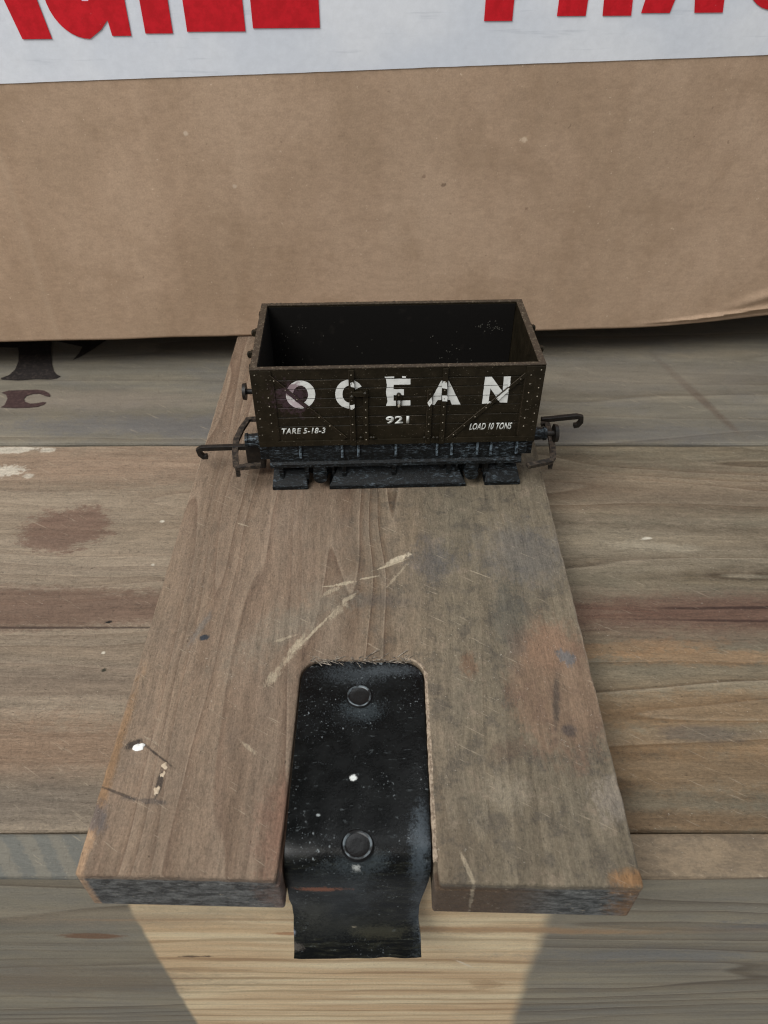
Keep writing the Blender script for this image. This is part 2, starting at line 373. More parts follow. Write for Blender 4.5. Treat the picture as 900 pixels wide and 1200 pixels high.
outer = [(332, 528), (322, 510), (290, 494), (240, 488), (180, 490), (60, 494), (10, 508), (40, 520), (50, 548), (30, 590), (5, 604), (100, 608), (190, 606), (250, 600), (290, 585), (304, 572), (280, 570), (240, 578), (200, 580), (165, 568), (158, 548), (175, 528), (215, 516), (262, 514), (300, 530), (325, 534)]
flat(outer, 'stamped_letter', mat_ink2, tbl)

# ------------------------------------------------------------------ the plank lying on top, with its metal bracket
def P(u, v): return at_z(u, v, 0)
PL = {'fl': (-49.4, 49.5), 'fr': (41.0, 47.5), 'br': (42.0, 292), 'bl': (-48.9, 292)}
SCR = lin(184, 170, 146)
def plank_extra(n, col, nz, fine, pw):
    x, y, z = n.sep()
    # heart-wood side (left, browner) against the greyer right side
    f = n.ramp(n.math('ADD', x, n.mul(nz, 14)), 2, 26)
    col = n.mix(n.mul(f, .55), col, lin(116, 109, 93))
    lf0 = n.mul(n.ramp(n.math('ADD', x, n.mul(nz, 30)), 36, -10), .5)
    col = n.mix(lf0, col, n.cr(n.noise(sc=(.12, .012, .1), detail=4, loc=(3, 3, 3)), [(.35, lin(132, 110, 94)), (.65, lin(154, 130, 112))]))
    # blotchy, worn surface on the right: dark and pale smears with little grain
    b1 = n.noise(scale=.16, detail=6, rough=.75, loc=(5, 9, 1)); b2 = n.noise(sc=(.5, .22, .4), detail=6, rough=.75, loc=(15, 9, 1))
    rt = n.ramp(n.math('ADD', x, n.mul(nz, 24)), -4, 24, .25, 1.)
    col = n.mix(n.mul(n.mul(n.ramp(b1, .50, .62), rt), .6), col, lin(86, 80, 72))
    col = n.mix(n.mul(n.mul(n.ramp(b1, .46, .34), rt), .5), col, lin(146, 130, 112))
    col = n.mix(n.mul(n.mul(n.ramp(b2, .52, .62), rt), .5), col, lin(96, 88, 76))
    # thin cross-grain wear streaks near the wagon
    end = n.ramp(z, -1.0, -1.6)
    ec = n.cr(n.noise(sc=(.35, .5, .9), detail=7, rough=.8, loc=(1, 8, 2)), [(.42, lin(44, 48, 50)), (.58, lin(120, 122, 120))])
    ec = n.mix(n.mul(n.ramp(x, 6, 9), n.ramp(x, 30, 18)), ec, lin(92, 74, 58))
    front = n.mul(end, n.ramp(y, 51.3, 50.6))
    return n.mix(n.mul(front, .9), col, ec)
pp = [
    (P(655, 800), (9.5, 16), -.05, .25, .35, lin(142, 108, 86), .42), (P(640, 760), (6, 5.5), 0, .4, .4, lin(146, 114, 92), .35),
    (P(665, 771), (1.5, 2.0), .3, .3, .9, lin(100, 106, 110), .7), (P(652, 825), (.7, 7), -.18, .5, .6, lin(72, 66, 60), .7),
    (P(666, 856), (1.8, 1.4), 0, .4, .6, lin(80, 74, 72), .7), (P(615, 650), (9, 9), .5, .6, .6, lin(106, 104, 102), .5),
    (P(600, 720), (3.0, 11), -.1, .5, .9, lin(84, 84, 78), .5),
    (P(511, 658), (4.4, 6), 0, .6, .9, lin(88, 88, 92), .45), (P(445, 702), (6, 2.2), 0, .6, .9, lin(92, 86, 80), .5),
    (P(240, 747), (1.1, .8), .1, .3, .5, lin(52, 58, 66), .95), (P(237, 733), (.8, 5), -.3, .5, .9, lin(112, 110, 106), .5),
    (P(118, 935), (1.0, 22), -.02, .5, .5, lin(150, 114, 76), .55), (P(176, 720), (.4, 34), .0, .5, .25, lin(190, 170, 146), .6), (P(240, 520), (.3, 26), .0, .5, .3, lin(176, 158, 136), .5), (P(676, 715), (.5, 40), .0, .6, .3, lin(158, 144, 126), .45), (P(96, 1008), (1.0, 5), 0, .4, .5, lin(190, 158, 128), .6),  # the thin pale lines paint light caught on the long edges
    (P(742, 1030), (3.4, 1.5), 0, .5, .6, lin(150, 110, 70), .7), 
    
    (P(590, 930), (3.2, 3.8), .8, .5, .9, lin(150, 140, 122), .45),
    (P(596, 880), (3.2, 2), .6, .5, .9, lin(86, 66, 56), .4),
    (P(720, 935), (4, 3), .6, .6, .9, lin(160, 150, 138), .45), 
    
    (P(548, 780), (1.6, 3.5), 0, .5, .9, lin(124, 84, 60), .4),
    (P(345, 730), (14, 4), .7, .8, .9, lin(132, 128, 114), .4), 
    # pale scratches
    (P(466, 655), (2.6, .6), .55, .4, .9, lin(200, 186, 162), .9), (P(457, 662), (3.6, .28), .45, .3, .5, SCR, .9), 
    (P(432, 677), (2.0, .25), .25, .3, .6, SCR, .8), (P(402, 684), (2.4, .42), .25, .3, .7, SCR, .9), (P(385, 687), (1.3, .2), .1, .3, .5, SCR, .8),
    (P(390, 692), (2.6, .5), .6, .4, 1.1, SCR, .5), (P(407, 702), (2.0, .45), .7, .4, .9, SCR, .6), (P(395, 716), (3.0, .9), .9, .4, 1.1, SCR, .5),
    (P(366, 742), (7.0, .28), .95, .5, .8, SCR, .8), (P(346, 757), (3.4, .6), 1.05, .5, .9, SCR, .75), (P(335, 775), (4.2, .55), .95, .6, 1.1, SCR, .6),
    (P(320, 795), (1.8, .9), 1.0, .4, .9, SCR, .65), (P(334, 748), (2.6, .35), .4, .4, .9, SCR, .5),
    (P(465, 675), (3.5, .3), 1.0, .4, 1.0, SCR, .45), 
    (P(290, 875), (1.9, .3), -.7, .4, .7, SCR, .5), (P(549, 1020), (.35, 2.6), .35, .3, .5, SCR, .5),
    (P(563, 673), (2.5, .16), -.5, .3, .5, SCR, .6), (P(285, 615), (1.6, .2), -.4, .3, .5, SCR, .6), 
    # cracks by the paint drips, and a dark patch painting the white drip's shadow
    (P(186, 886), (4.4, .24), -.62, .6, .8, lin(46, 40, 38), .85), (P(157, 872), (1.6, .7), .6, .4, .7, lin(46, 42, 42), .8),
    (P(140, 930), (4.0, .22), -.35, .4, .6, lin(60, 52, 48), .7), (P(170, 938), (3.2, .4), -.1, .5, .9, lin(78, 72, 70), .6),
    (P(187, 918), (.5, 2.2), 0, .4, .6, lin(50, 46, 44), .8), (P(112, 955), (1.4, 2.4), .4, .5, .9, lin(92, 90, 92), .7),
    
    (P(335, 980), (5, 9), 0, .5, .5, lin(132, 98, 82), .5),
    
]
mat_plank = wood('plank_wood', 'Y', [(0, lin(104, 91, 74)), (.35, lin(120, 106, 88)), (.6, lin(132, 117, 97)), (1, lin(144, 128, 106))], 5,
    patches=pp, mottle=(lin(120, 112, 98), .45), fibre=.27, lines=(.0035, .05, 15, .95), lines_fade=lambda n: n.ramp(n.sep()[0], 22, -8, .4, 1.), extra=plank_extra, band_sc=(.008, .09), spots=1.2, bump=.8, scratch=.5)
plank = thing('wooden_plank', 'loose brown plank lying lengthwise under the wagon, front end fitted with a black metal bracket', 'plank', (-4, 170, -12))
BX0, BX1, BY1 = -16.5, 7.9, 91.2                        # slot for the bracket
def slot(grow=0, y0=None):
    x0, x1, y1 = BX0-grow, BX1+grow, BY1+grow; r = 4.0
    pts = [(x0, y1-r)] + [(x0+r-r*math.cos(t), y1-r+r*math.sin(t)) for t in (math.radians(a) for a in (18, 36, 54, 72))] + [(x0+r, y1)]
    pts += [(x1-r, y1)] + [(x1-r+r*math.sin(t), y1-r+r*math.cos(t)) for t in (math.radians(a) for a in (18, 36, 54, 72))] + [(x1, y1-r)]
    return pts
fl, fr, br, bl = PL['fl'], PL['fr'], PL['br'], PL['bl']
def fy(x): return fl[1]+(fr[1]-fl[1])*(x-fl[0])/(fr[0]-fl[0])
def dense(pts, step, amt, sd):
    o = []
    rnd = random.Random(sd)
    for i in range(len(pts)-1):
        p, q = pts[i], pts[i+1]; L = math.dist(p, q); k = max(1, int(L/step))
        for j in range(k):
            t = j/k; X = p[0]+(q[0]-p[0])*t; Y = p[1]+(q[1]-p[1])*t
            a = 0 if j == 0 else amt*(noise.noise(Vector((X, Y, sd))*.3)+rnd.uniform(-.35, .35))
            nx, ny = -(q[1]-p[1])/L, (q[0]-p[0])/L
            o.append((X+nx*a, Y+ny*a))
    o.append(pts[-1]); return o
top_out = dense([fl, bl, br, fr], 1.6, .13, 3)
notch_w = .6
upper = top_out + dense([fr, (BX1+1.0, fy(BX1)), (BX1+.7, 53), (BX1+.35, 57)], 1.8, .15, 4)[1:] + dense(list(reversed(slot(.14)))[0:], 2.4, .22, 6)[0:] + dense([(BX0-.3, 57), (BX0-.7, fy(BX0))], 2, .1, 8)
upper += dense([(BX0-.7, fy(BX0)), fl], 1.8, .2, 9)[1:-1]
lower = [fl, bl, br, fr, (BX1+.2, fy(BX1)), (BX1+.2, 55.6), (BX0-.2, 55.6), (BX0-.2, fy(BX0))]
m = MB(); m.prism(upper, 'z', -2.6, 0)
ins = .03
m.prism([(x, y) for x, y in lower], 'z', -12, -2.55)
bo = m.build('board', mat_plank, plank)
md = bo.modifiers.new('edge', 'BEVEL'); md.width = .5*MM; md.segments = 3; md.limit_method = 'ANGLE'; md.angle_limit = math.radians(50)

# torn, raised wood fibres round the bracket
tw = NB('torn_wood'); k = tw.noise(scale=1.4, detail=5, rough=.7)
mat_torn = tw.out(tw.mix(tw.ramp(k, .35, .65), lin(120, 104, 88), lin(190, 172, 150)), .8, tw.bump(k, .6, .0003))
tw2 = NB('torn_wood_grey'); k = tw2.noise(scale=1.4, detail=5, rough=.7)
mat_torn2 = tw2.out(tw2.mix(tw2.ramp(k, .35, .65), lin(60, 56, 52), lin(150, 140, 126)), .8, tw2.bump(k, .6, .0003))
m = MB(); rnd = random.Random(11)
path = [(BX1+.30, y) for y in [51.5+i*.9 for i in range(40)]] + [(BX1+.30-4*(1-math.cos(t)), BY1-4+.45+4*math.sin(t)) for t in [math.radians(a) for a in range(5, 95, 12)]]
rings = []
for i, (x, y) in enumerate(path):
    w_ = .6*(.55+.6*abs(noise.noise(Vector((i*.23, 2, 0))))+.35*rnd.random()); h_ = .30*(.4+rnd.random()*.8)
    dx = 1 if y < BY1-4 else math.cos(math.radians((y-BY1+4)/4*80)); dy = math.sqrt(max(0, 1-dx*dx))
    rings.append([m.b.verts.new((x-dx*w_*.5, y-dy*w_*.5, -.3)), m.b.verts.new((x, y, h_)), m.b.verts.new((x+dx*w_, y+dy*w_, -.05))])
for a, b in zip(rings, rings[1:]):
    for k_ in range(2): m.b.faces.new((a[k_], a[k_+1], b[k_+1], b[k_]))
rim = m.build('torn_edge', mat_torn, plank, smooth=True)
m = MB()
for i in range(85):                                    # shreds along the top edge
    x = rnd.uniform(BX0+1.5, BX1-2.5); y = BY1+rnd.uniform(-.5, 1.0); a = rnd.gauss(.0, .6)
    L = rnd.choice((.5, .8, 1.2, 1.8, 3.0))*rnd.uniform(.7, 1.2); z0 = rnd.uniform(-.3, .1)
    d = Vector((math.cos(a), math.sin(a), rnd.uniform(-.05, .22)))
    p = Vector((x, y, z0)); w2 = rnd.uniform(.06, .2)
    m.bar([p, p+d*L*.5+Vector((0, 0, .1)), p+d*L], w2, .06)
m.build('torn_edge', mat_torn2, plank)

# the bracket: a bent strip of thick black-painted metal
bn = NB('black_bracket_paint')
x, y, z = bn.sep()
n1 = bn.noise(scale=.25, detail=6, rough=.7); n2 = bn.noise(scale=1.6, detail=4, rough=.75); n3 = bn.noise(sc=(.25, 1.4, 1.4), detail=4, rough=.7)
col = bn.mix(bn.ramp(n1, .4, .7), lin(3, 4, 4), lin(10, 12, 12))
low = bn.ramp(y, 56, 48)
col = bn.mix(bn.mul(low, bn.ramp(n3, .45, .72)), col, lin(40, 40, 30))
speck = bn.ramp(bn.noise(scale=1.7, detail=1, rough=.6, loc=(5, 5, 5)), .68, .74)
zn = bn.ramp(bn.noise(scale=.12, detail=3, loc=(4, 4, 4)), .45, .62); col = bn.mix(bn.mul(bn.mul(speck, .38), zn), col, lin(150, 158, 160))
spk2 = bn.ramp(bn.noise(scale=3.6, detail=1, rough=.6, loc=(1, 9, 5)), .67, .73)
col = bn.mix(bn.mul(bn.mul(spk2, zn), .2), col, lin(130, 140, 145))
for c_, r_, ro, so, am, kk, stt in [
    (P(414, 911), (.6, .55), 0, .3, .5, lin(205, 208, 205), 1), (P(373, 955), (.3, .22), 0, .4, .7, lin(150, 156, 156), .8),
    (P(420, 790), (5, 2.0), 0, .9, 1.5, lin(70, 76, 80), .45), (P(455, 785), (5, 1.2), 0, .6, 1.1, lin(76, 82, 86), .45),
    (P(422, 832), (3.0, 1.6), .2, .9, 1.6, lin(64, 72, 76), .5), (P(422, 1006), (3.6, 1.2), .1, .6, 1.0, lin(66, 74, 78), .5),
    (P(417, 1010), (.7, .3), 0, .5, 1.0, lin(170, 172, 168), .9),
    (P(492, 1000), (1.2, 4.6), .1, .8, 1.6, lin(72, 80, 86), .5), (P(496, 975), (.9, 4), 0, .6, 1.0, lin(72, 80, 86), .45),
    (P(390, 1018), (5, 1.2), .1, .7, 1.1, lin(44, 48, 50), .5)]:
    nz = bn.math('ADD', bn.mul(n1, .35), bn.mul(bn.noise(scale=2.4, detail=6, rough=.85), .65))
    col = bn.mix(bn.mul(bn.blob(c_, r_, ro, so, am, nz), stt), col, kk)
for c_, r_, kk, stt in [(at_y(374, 1037, 51.2), (3.4, .55), lin(120, 74, 52), .9), (at_y(340, 1086, 50.3), (.7, 1.3), lin(190, 200, 214), .9), (at_y(335, 1056, 50.5), (.25, 3), lin(90, 100, 114), .6),  # the whitish bit on the left edge paints a highlight
                       (at_y(495, 1085, 50.3), (.7, 4), lin(110, 118, 124), .7), (at_y(345, 1114, 47.5), (1.4, .8), lin(90, 84, 78), .7), (at_y(400, 1080, 50.3), (9, 3), lin(38, 38, 32), .6), (at_y(370, 1068, 50.4), (3, 4), lin(62, 62, 56), .55), (at_y(450, 1085, 50.4), (5, 1.5), lin(66, 64, 50), .5), (at_y(415, 1085, 50), (.35, .3), lin(150, 140, 120), .5)]:
    col = bn.mix(bn.mul(bn.blob(c_, r_, 0, .6, 1.0, nz, 'XZ'), bn.mul(bn.ramp(y, 53.5, 52.5), stt)), col, kk)
scr = bn.mul(bn.ramp(n3, .58, .66), bn.ramp(n2, .5, .62)); col = bn.mix(bn.mul(scr, .28), col, lin(110, 118, 120))
mat_brk = bn.out(col, bn.math('ADD', bn.ramp(n1, .3, .7, .20, .36), bn.mul(low, .12)), bn.bump(bn.math('ADD', n2, bn.mul(n1, .8)), .25, .00015), spec=.16)
def bracket_mesh():
    m = MB(); half = (BX1-BX0)/2-.18; xc = (BX0+BX1)/2
    # centre line: (y, z, half width), from the rounded top end down over the plank's front
    cl = []
    for i in range(7):
        t = i/6*math.pi/2; r = 4.0
        cl.append((BY1-r*(1-math.sin(t+.0)) if i else BY1-r+r, -.25, half-r+r*math.sin(t) if i else half-r))
    cl = [(BY1-.1, -.1, half-4.0), (BY1-.4, -.1, half-2.2), (BY1-1.3, -.1, half-1.05), (BY1-2.6, -.1, half-.3), (BY1-4.2, -.1, half)]
    cl += [(y, -.1, half) for y in (82, 78, 74, 70, 66, 62, 58.5, 56)]
    cl += [(54.2, -.2, half), (52.8, -.9, half), (51.6, -2.0, half), (50.9, -3.6, half), (50.6, -6, half-.1), (50.5, -9, half-.35), (50.5, -13, half-.6), (50.5, -17, half-.8),
           (50.3, -20.5, half-.8), (49.6, -24, half-.6), (48.6, -27, half-.4), (47.6, -29.2, half-.3), (46.9, -30.4, half-.3)]
    NX = 24; th = 1.8
    top, bot = [], []
    for i, (y, z, hw) in enumerate(cl):
        a = cl[max(i-1, 0)]; b = cl[min(i+1, len(cl)-1)]
        t = Vector((0, b[0]-a[0], b[1]-a[1])).normalized(); nr = Vector((0, t.z, -t.y))
        if nr.z < -.01 or (abs(nr.z) < .01 and nr.y > 0): nr = -nr
        R1, R2 = [], []
        for j in range(NX+1):
            s_ = -1+2*j/NX
            x = xc+hw*s_-.6*max(0, min(1, (-2-z)/12.)); e = (abs(s_)**10)
            wav = noise.noise(Vector((x*.25, y*.2, z*.2)))*.16+(noise.noise(Vector((x*.1, y*.3, z*.9)))*.12 if z < -2 else 0)
            edge = .35*e
            if z < -10: wav *= 3.0; x += noise.noise(Vector((s_*2, y, z*.5)))*.3
            p = Vector((x, y, z))+nr*(wav-edge)
            R1.append(m.b.verts.new(p)); R2.append(m.b.verts.new(p-nr*th))
        top.append(R1); bot.append(R2)
    f = m.b.faces
    for i in range(len(cl)-1):
        for j in range(NX):
            f.new((top[i][j], top[i][j+1], top[i+1][j+1], top[i+1][j])); f.new((bot[i][j], bot[i+1][j], bot[i+1][j+1], bot[i][j+1]))
        f.new((top[i][0], top[i+1][0], bot[i+1][0], bot[i][0])); f.new((top[i][NX], bot[i][NX], bot[i+1][NX], top[i+1][NX]))
    for j in range(NX):
        f.new((top[0][j], bot[0][j], bot[0][j+1], top[0][j+1])); f.new((top[-1][j], top[-1][j+1], bot[-1][j+1], bot[-1][j]))
    bmesh.ops.recalc_face_normals(m.b, faces=m.b.faces)
    return m
brk = bracket_mesh().build('metal_bracket', mat_brk, plank, smooth=True)
def ring_part(c, r, name, par):
    m = MB(); seg = 40; prof = [(r*.4, .10), (r*.78, .08), (r*.86, .14), (r*.93, .30), (r*1.02, .26), (r*1.16, -.12)]
    rr = []
    cv = m.b.verts.new((c[0], c[1], .04))
    for i in range(seg):
        t = i/seg*2*math.pi; wv = 1+noise.noise(Vector((math.cos(t), math.sin(t), c[1])))*.06
        rr.append([m.b.verts.new((c[0]+q*wv*math.cos(t), c[1]+q*wv*math.sin(t), -.06+h)) for q, h in prof])
    for i in range(seg):
        a, b = rr[i], rr[(i+1) % seg]; m.b.faces.new((cv, a[0], b[0]))
        for k_ in range(len(prof)-1):
            fc = m.b.faces.new((a[k_], a[k_+1], b[k_+1], b[k_])); fc.material_index = 1 if k_ in (2, 3) else 0
    bmesh.ops.recalc_face_normals(m.b, faces=m.b.faces)
    o = m.build(name, mat_brk2, par, smooth=True); o.data.materials.append(mat_brk3); return o
b2 = NB('dark_screw_dish'); q2 = b2.noise(scale=2.2, detail=4)  # black paint darkened to stand for the shade of a recess
mat_brk2 = b2.out(b2.mix(b2.ramp(q2, .5, .7), lin(2, 2, 2), lin(10, 11, 12)), .34, b2.bump(q2, .3, .0001), spec=.35)
b3_ = NB('worn_lit_screw_rim'); q2 = b3_.noise(scale=.5, detail=4)  # worn rim whose pale arcs also paint the light it catches
mat_brk3 = b3_.out(b3_.mix(b3_.ramp(q2, .42, .6), lin(14, 16, 17), lin(96, 104, 108)), .4, spec=.4)
for (u, v), r in (((421, 816), 2.3), ((419, 990), 2.35)):
    ring_part(P(u, v), r, 'screw', brk)
# worn copper-coloured scuff on the bend
sc_ = NB('bare_metal_scuff'); q3 = sc_.noise(scale=1.6, detail=4)
mat_scuff = sc_.out(sc_.mix(q3, lin(120, 74, 52), lin(170, 124, 96)), .5)
# white paint blobs and drips
pn = NB('dried_paint'); q4 = pn.noise(scale=1.5, detail=3)
mat_drip = pn.out(pn.mix(q4, lin(232, 236, 238), lin(214, 210, 200)), .35, pn.bump(q4, .3, .0003))
pn = NB('cream_filler'); q4 = pn.noise(scale=1.5, detail=3)
mat_fil = pn.out(pn.mix(q4, lin(196, 180, 156), lin(160, 142, 120)), .6, pn.bump(q4, .5, .0004))
m = MB(); x_, y_ = P(162, 876); m.ball((x_, y_, 0), .95, (1.15, .8, .3), 3); m.ball((x_+.5, y_+.4, .03), .65, (1.1, .7, .4), 3)
for v in m.b.verts: v.co += noise.noise_vector(v.co*1.7)*.2
m.build('paint_drip', mat_drip, plank, smooth=True)
m = MB()
for u, v, r, a in ((193, 898, .95, 0), (190, 908, .85, 0), (184, 925, 1.0, 0), (183, 930, .8, 0)):
    x_, y_ = P(u, v); m.ball((x_, y_, -.08), r*.8, (.7, 1.05, .25), 3)
for v in m.b.verts: v.co += noise.noise_vector(v.co*1.6)*Vector((.3, .3, .1)) if 0 else noise.noise_vector(v.co*1.6)*.26
m.build('paint_drip', mat_fil, plank, smooth=True)
m = MB(); x_, z_ = at_y(190, 1060, 49); m.prism([(x_-1.0, z_+.8), (x_+2.2, z_+.9), (x_-.2, z_-.7)], 'y', 49.6, 51.5)
m.build('splinter', mat_torn2, plank)

# ------------------------------------------------------------------ cardboard box behind
cb = NB('cardboard')
x, y, z = cb.sep()
a1 = cb.noise(scale=.022, detail=4, rough=.55); a2 = cb.noise(scale=.35, detail=5, rough=.7); a3 = cb.noise(sc=(.35, .35, 1.0), detail=5, rough=.75); a4 = cb.noise(scale=2.2, detail=4, rough=.75)
col = cb.cr(cb.ramp(a1, .3, .7), [(0, lin(166, 141, 117)), (.5, lin(175, 149, 125)), (1, lin(184, 158, 134))])
fl_ = cb.math('SINE', cb.mul(x, 2*math.pi/8.5)); col = cb.mix(cb.mul(cb.ramp(fl_, -1, 1), .06), col, lin(196, 172, 146))
wide = cb.noise(sc=(.05, .01, .004), detail=2, loc=(3, 3, 3)); col = cb.mix(cb.mul(cb.ramp(wide, .45, .65), .12), col, lin(196, 172, 148))
g = cb.ramp(cb.math('ADD', cb.mul(a3, .3), cb.math('ADD', cb.mul(a4, .45), cb.mul(a2, .25))), .39, .61, .84, 1.15, smooth=False)
col = cb.mix(1.0, col, cb.comb(g, g, g), 'MULTIPLY')
sm_ = cb.ramp(cb.noise(scale=.045, detail=6, rough=.75, loc=(5, 2, 9)), .5, .66); col = cb.mix(cb.mul(sm_, .3), col, lin(146, 122, 98))
fd = cb.math('ABSOLUTE', cb.math('SUBTRACT', x, at_box(22, 250)[0])); col = cb.mix(cb.ramp(fd, 1.6, 0, 0, .12), col, lin(204, 182, 158))
dk = cb.ramp(cb.noise(scale=.55, detail=2, rough=.6, loc=(2, 8, 1)), .72, .79); col = cb.mix(cb.mul(dk, .4), col, lin(92, 72, 54))
dk = cb.ramp(cb.noise(scale=1.5, detail=2, rough=.6, loc=(7, 8, 1)), .27, .22); col = cb.mix(cb.mul(dk, .35), col, lin(98, 78, 60))
lt = cb.ramp(cb.noise(scale=.9, detail=2, rough=.6, loc=(12, 8, 1)), .71, .77); col = cb.mix(cb.mul(lt, .5), col, lin(226, 206, 180))
nzb = cb.math('ADD', cb.mul(a2, .5), cb.mul(a4, .5))
for (u, v), r_, kk, stt in [((615, 164), (.9, .7), lin(220, 198, 172), .7), ((520, 217), (.7, .5), lin(98, 78, 62), .6), ((497, 207), (.6, .5), lin(120, 96, 78), .5),
                       ((218, 156), (.6, .6), lin(225, 208, 186), .5), ((275, 218), (.6, .5), lin(225, 208, 186), .4), ((617, 245), (.5, .5), lin(120, 96, 78), .5)]:
    col = cb.mix(cb.mul(cb.blob(at_box(u, v), r_, 0, .4, .6, nzb, 'XZ'), stt), col, kk)
hb = cb.math('ADD', cb.mul(a2, .5), cb.math('ADD', cb.mul(a4, .4), cb.mul(fl_, .05)))
mat_card = cb.out(col, .78, cb.bump(hb, .35, .0004), spec=.2)
box = thing('cardboard_box', 'large brown cardboard box standing behind the wagon, white tape with red lettering across it', 'box', (0, 330, 0))
def bY(x): return BOX_Y0+BOX_K*x
BZ0 = .3
def bottom_z(x):
    return BZ0+.25*noise.noise(Vector((x*.05, 3, 0)))*(0 if -52 < x < 45 else 1)+max(0, (x-92))**1.35*.022
def front_off(x, z):
    """how far the card is pushed in (away from the viewer) at a point of the front"""
    o = .9*noise.noise(Vector((x*.012, 0, z*.015)))
    k = max(0, min(1, (x-86)/18.)); h = z-bottom_z(x)
    o += -k*.9*math.exp(-((h-1.2)/1.1)**2)               # rolled bottom fold
    o += k*.9*math.exp(-((h-(1.8+max(0, x-90)*.055))/.55)**2)   # crease above it
    k2 = max(0, min(1, (x-112)/14.)); o += k2*1.0*math.exp(-((h-(4.5+(x-112)*.25))/1.6)**2)
    return o
m = MB(); NXB = 200; XBL, XBR, ZBT = -205, 235, 210
cols = []
for i in range(NXB+1):
    x = XBL+(XBR-XBL)*i/NXB; zb = bottom_z(x); r = .9; c_ = []
    zs = [zb+r+(ZBT-zb-r)*(k/90.)**2.2 for k in range(90, -1, -1)]
    for z in zs: c_.append(m.b.verts.new((x, bY(x)-front_off(x, z), z)))
    for a in (30, 60, 90):
        t = math.radians(a); c_.append(m.b.verts.new((x, bY(x)-front_off(x, zb+r)+r*(1-math.cos(t)), zb+r-r*math.sin(t))))
    c_.append(m.b.verts.new((x, bY(x)+60, BZ0))); c_.append(m.b.verts.new((x, bY(x)+230, BZ0))); c_.append(m.b.verts.new((x, bY(x)+230, ZBT)))
    cols.append(c_)
n = len(cols[0])
for a, b in zip(cols, cols[1:]):
    for k in range(n): m.b.faces.new((a[k], a[(k+1) % n], b[(k+1) % n], b[k]))
m.b.faces.new(cols[0]); m.b.faces.new(cols[-1][::-1])
bmesh.ops.recalc_face_normals(m.b, faces=m.b.faces)
m.build('carton', mat_card, box, smooth=True)
# tape band
tp = NB('white_tape'); t1 = tp.noise(scale=.03, detail=3); t2 = tp.noise(scale=.5, detail=5, rough=.7); t3 = tp.noise(sc=(.05, .05, .6), detail=3)
cl_ = tp.mix(tp.ramp(t1, .35, .65), lin(216, 221, 229), lin(228, 231, 236)); gg = tp.ramp(t2, .3, .7, .955, 1.045, smooth=False)
cl_ = tp.mix(1.0, cl_, tp.comb(gg, gg, gg), 'MULTIPLY')
dkk = tp.ramp(t3, .62, .75); cl_ = tp.mix(tp.mul(dkk, .22), cl_, lin(150, 158, 168))
mat_tape = tp.out(cl_, .45, tp.bump(t2, .15, .0003), spec=.35)
tr = NB('red_print'); t1 = tr.noise(scale=.4, detail=5, rough=.7); t2 = tr.noise(scale=.12, detail=3)
cr_ = tr.mix(tr.ramp(t1, .35, .65), lin(206, 22, 36), lin(186, 16, 28)); spot = tr.ramp(tr.noise(scale=1.1, detail=3, rough=.7), .70, .78)
cr_ = tr.mix(tr.mul(spot, .5), cr_, lin(226, 140, 145))
mat_red = tr.out(cr_, .5, spec=.3)
e0 = at_box(0, 98); e1 = at_box(900, 64); k_t = (e1[1]-e0[1])/(e1[0]-e0[0])
def tz(x): return e0[1]+k_t*(x-e0[0])
m = MB(); cs = []; NT = 120
for i in range(NT+1):
    x = XBL+(XBR-XBL)*i/NT
    cs.append([m.b.verts.new((x, bY(x)-front_off(x, z)-.22, z)) for z in [tz(x)+(.12*noise.noise(Vector((x*.3, 1, 1))) if h == 0 else 0)+h for h in (0, 6, 12, 18, 24, 30, 36, 42, 48, 54, 60, 66, 72)]])
for a, b in zip(cs, cs[1:]):
    for k in range(len(a)-1): m.b.faces.new((a[k], b[k], b[k+1], a[k+1]))
tape = m.build('fragile_tape', mat_tape, box)
md = tape.modifiers.new('thick', 'SOLIDIFY'); md.thickness = .1*MM; md.offset = -1
# letters: polygons in (s, h) with s along the tape, h height above the letter's base line
H = 44.
def poly_letter(pts, s0, z0, sx=1):
    return [(s0+a*sx, z0+b) for a, b in pts]
def red(polys, name='red_letter'):
    m = MB()
    for pts in polys:
        vs0 = []
        P2 = [(x, z) for x, z in pts]
        v0 = [m.b.verts.new((x, bY(x)-front_off(x, z)-.42, z)) for x, z in P2]
        for tri in tessellate_polygon([[Vector((x, z, 0)) for x, z in P2]]): m.b.faces.new([v0[i] for i in tri])
    bmesh.ops.recalc_face_normals(m.b, faces=m.b.faces[:])
    o = m.build(name, mat_red, tape)
    o.location = (0, 0, 0)
    md = o.modifiers.new('thick', 'SOLIDIFY'); md.thickness = .08*MM; md.offset = 0
    return o
def base(u, v): return at_box(u, v)
def rect(x0, x1, z0, z1): return [(x0, z0), (x1, z0), (x1, z1), (x0, z1)]
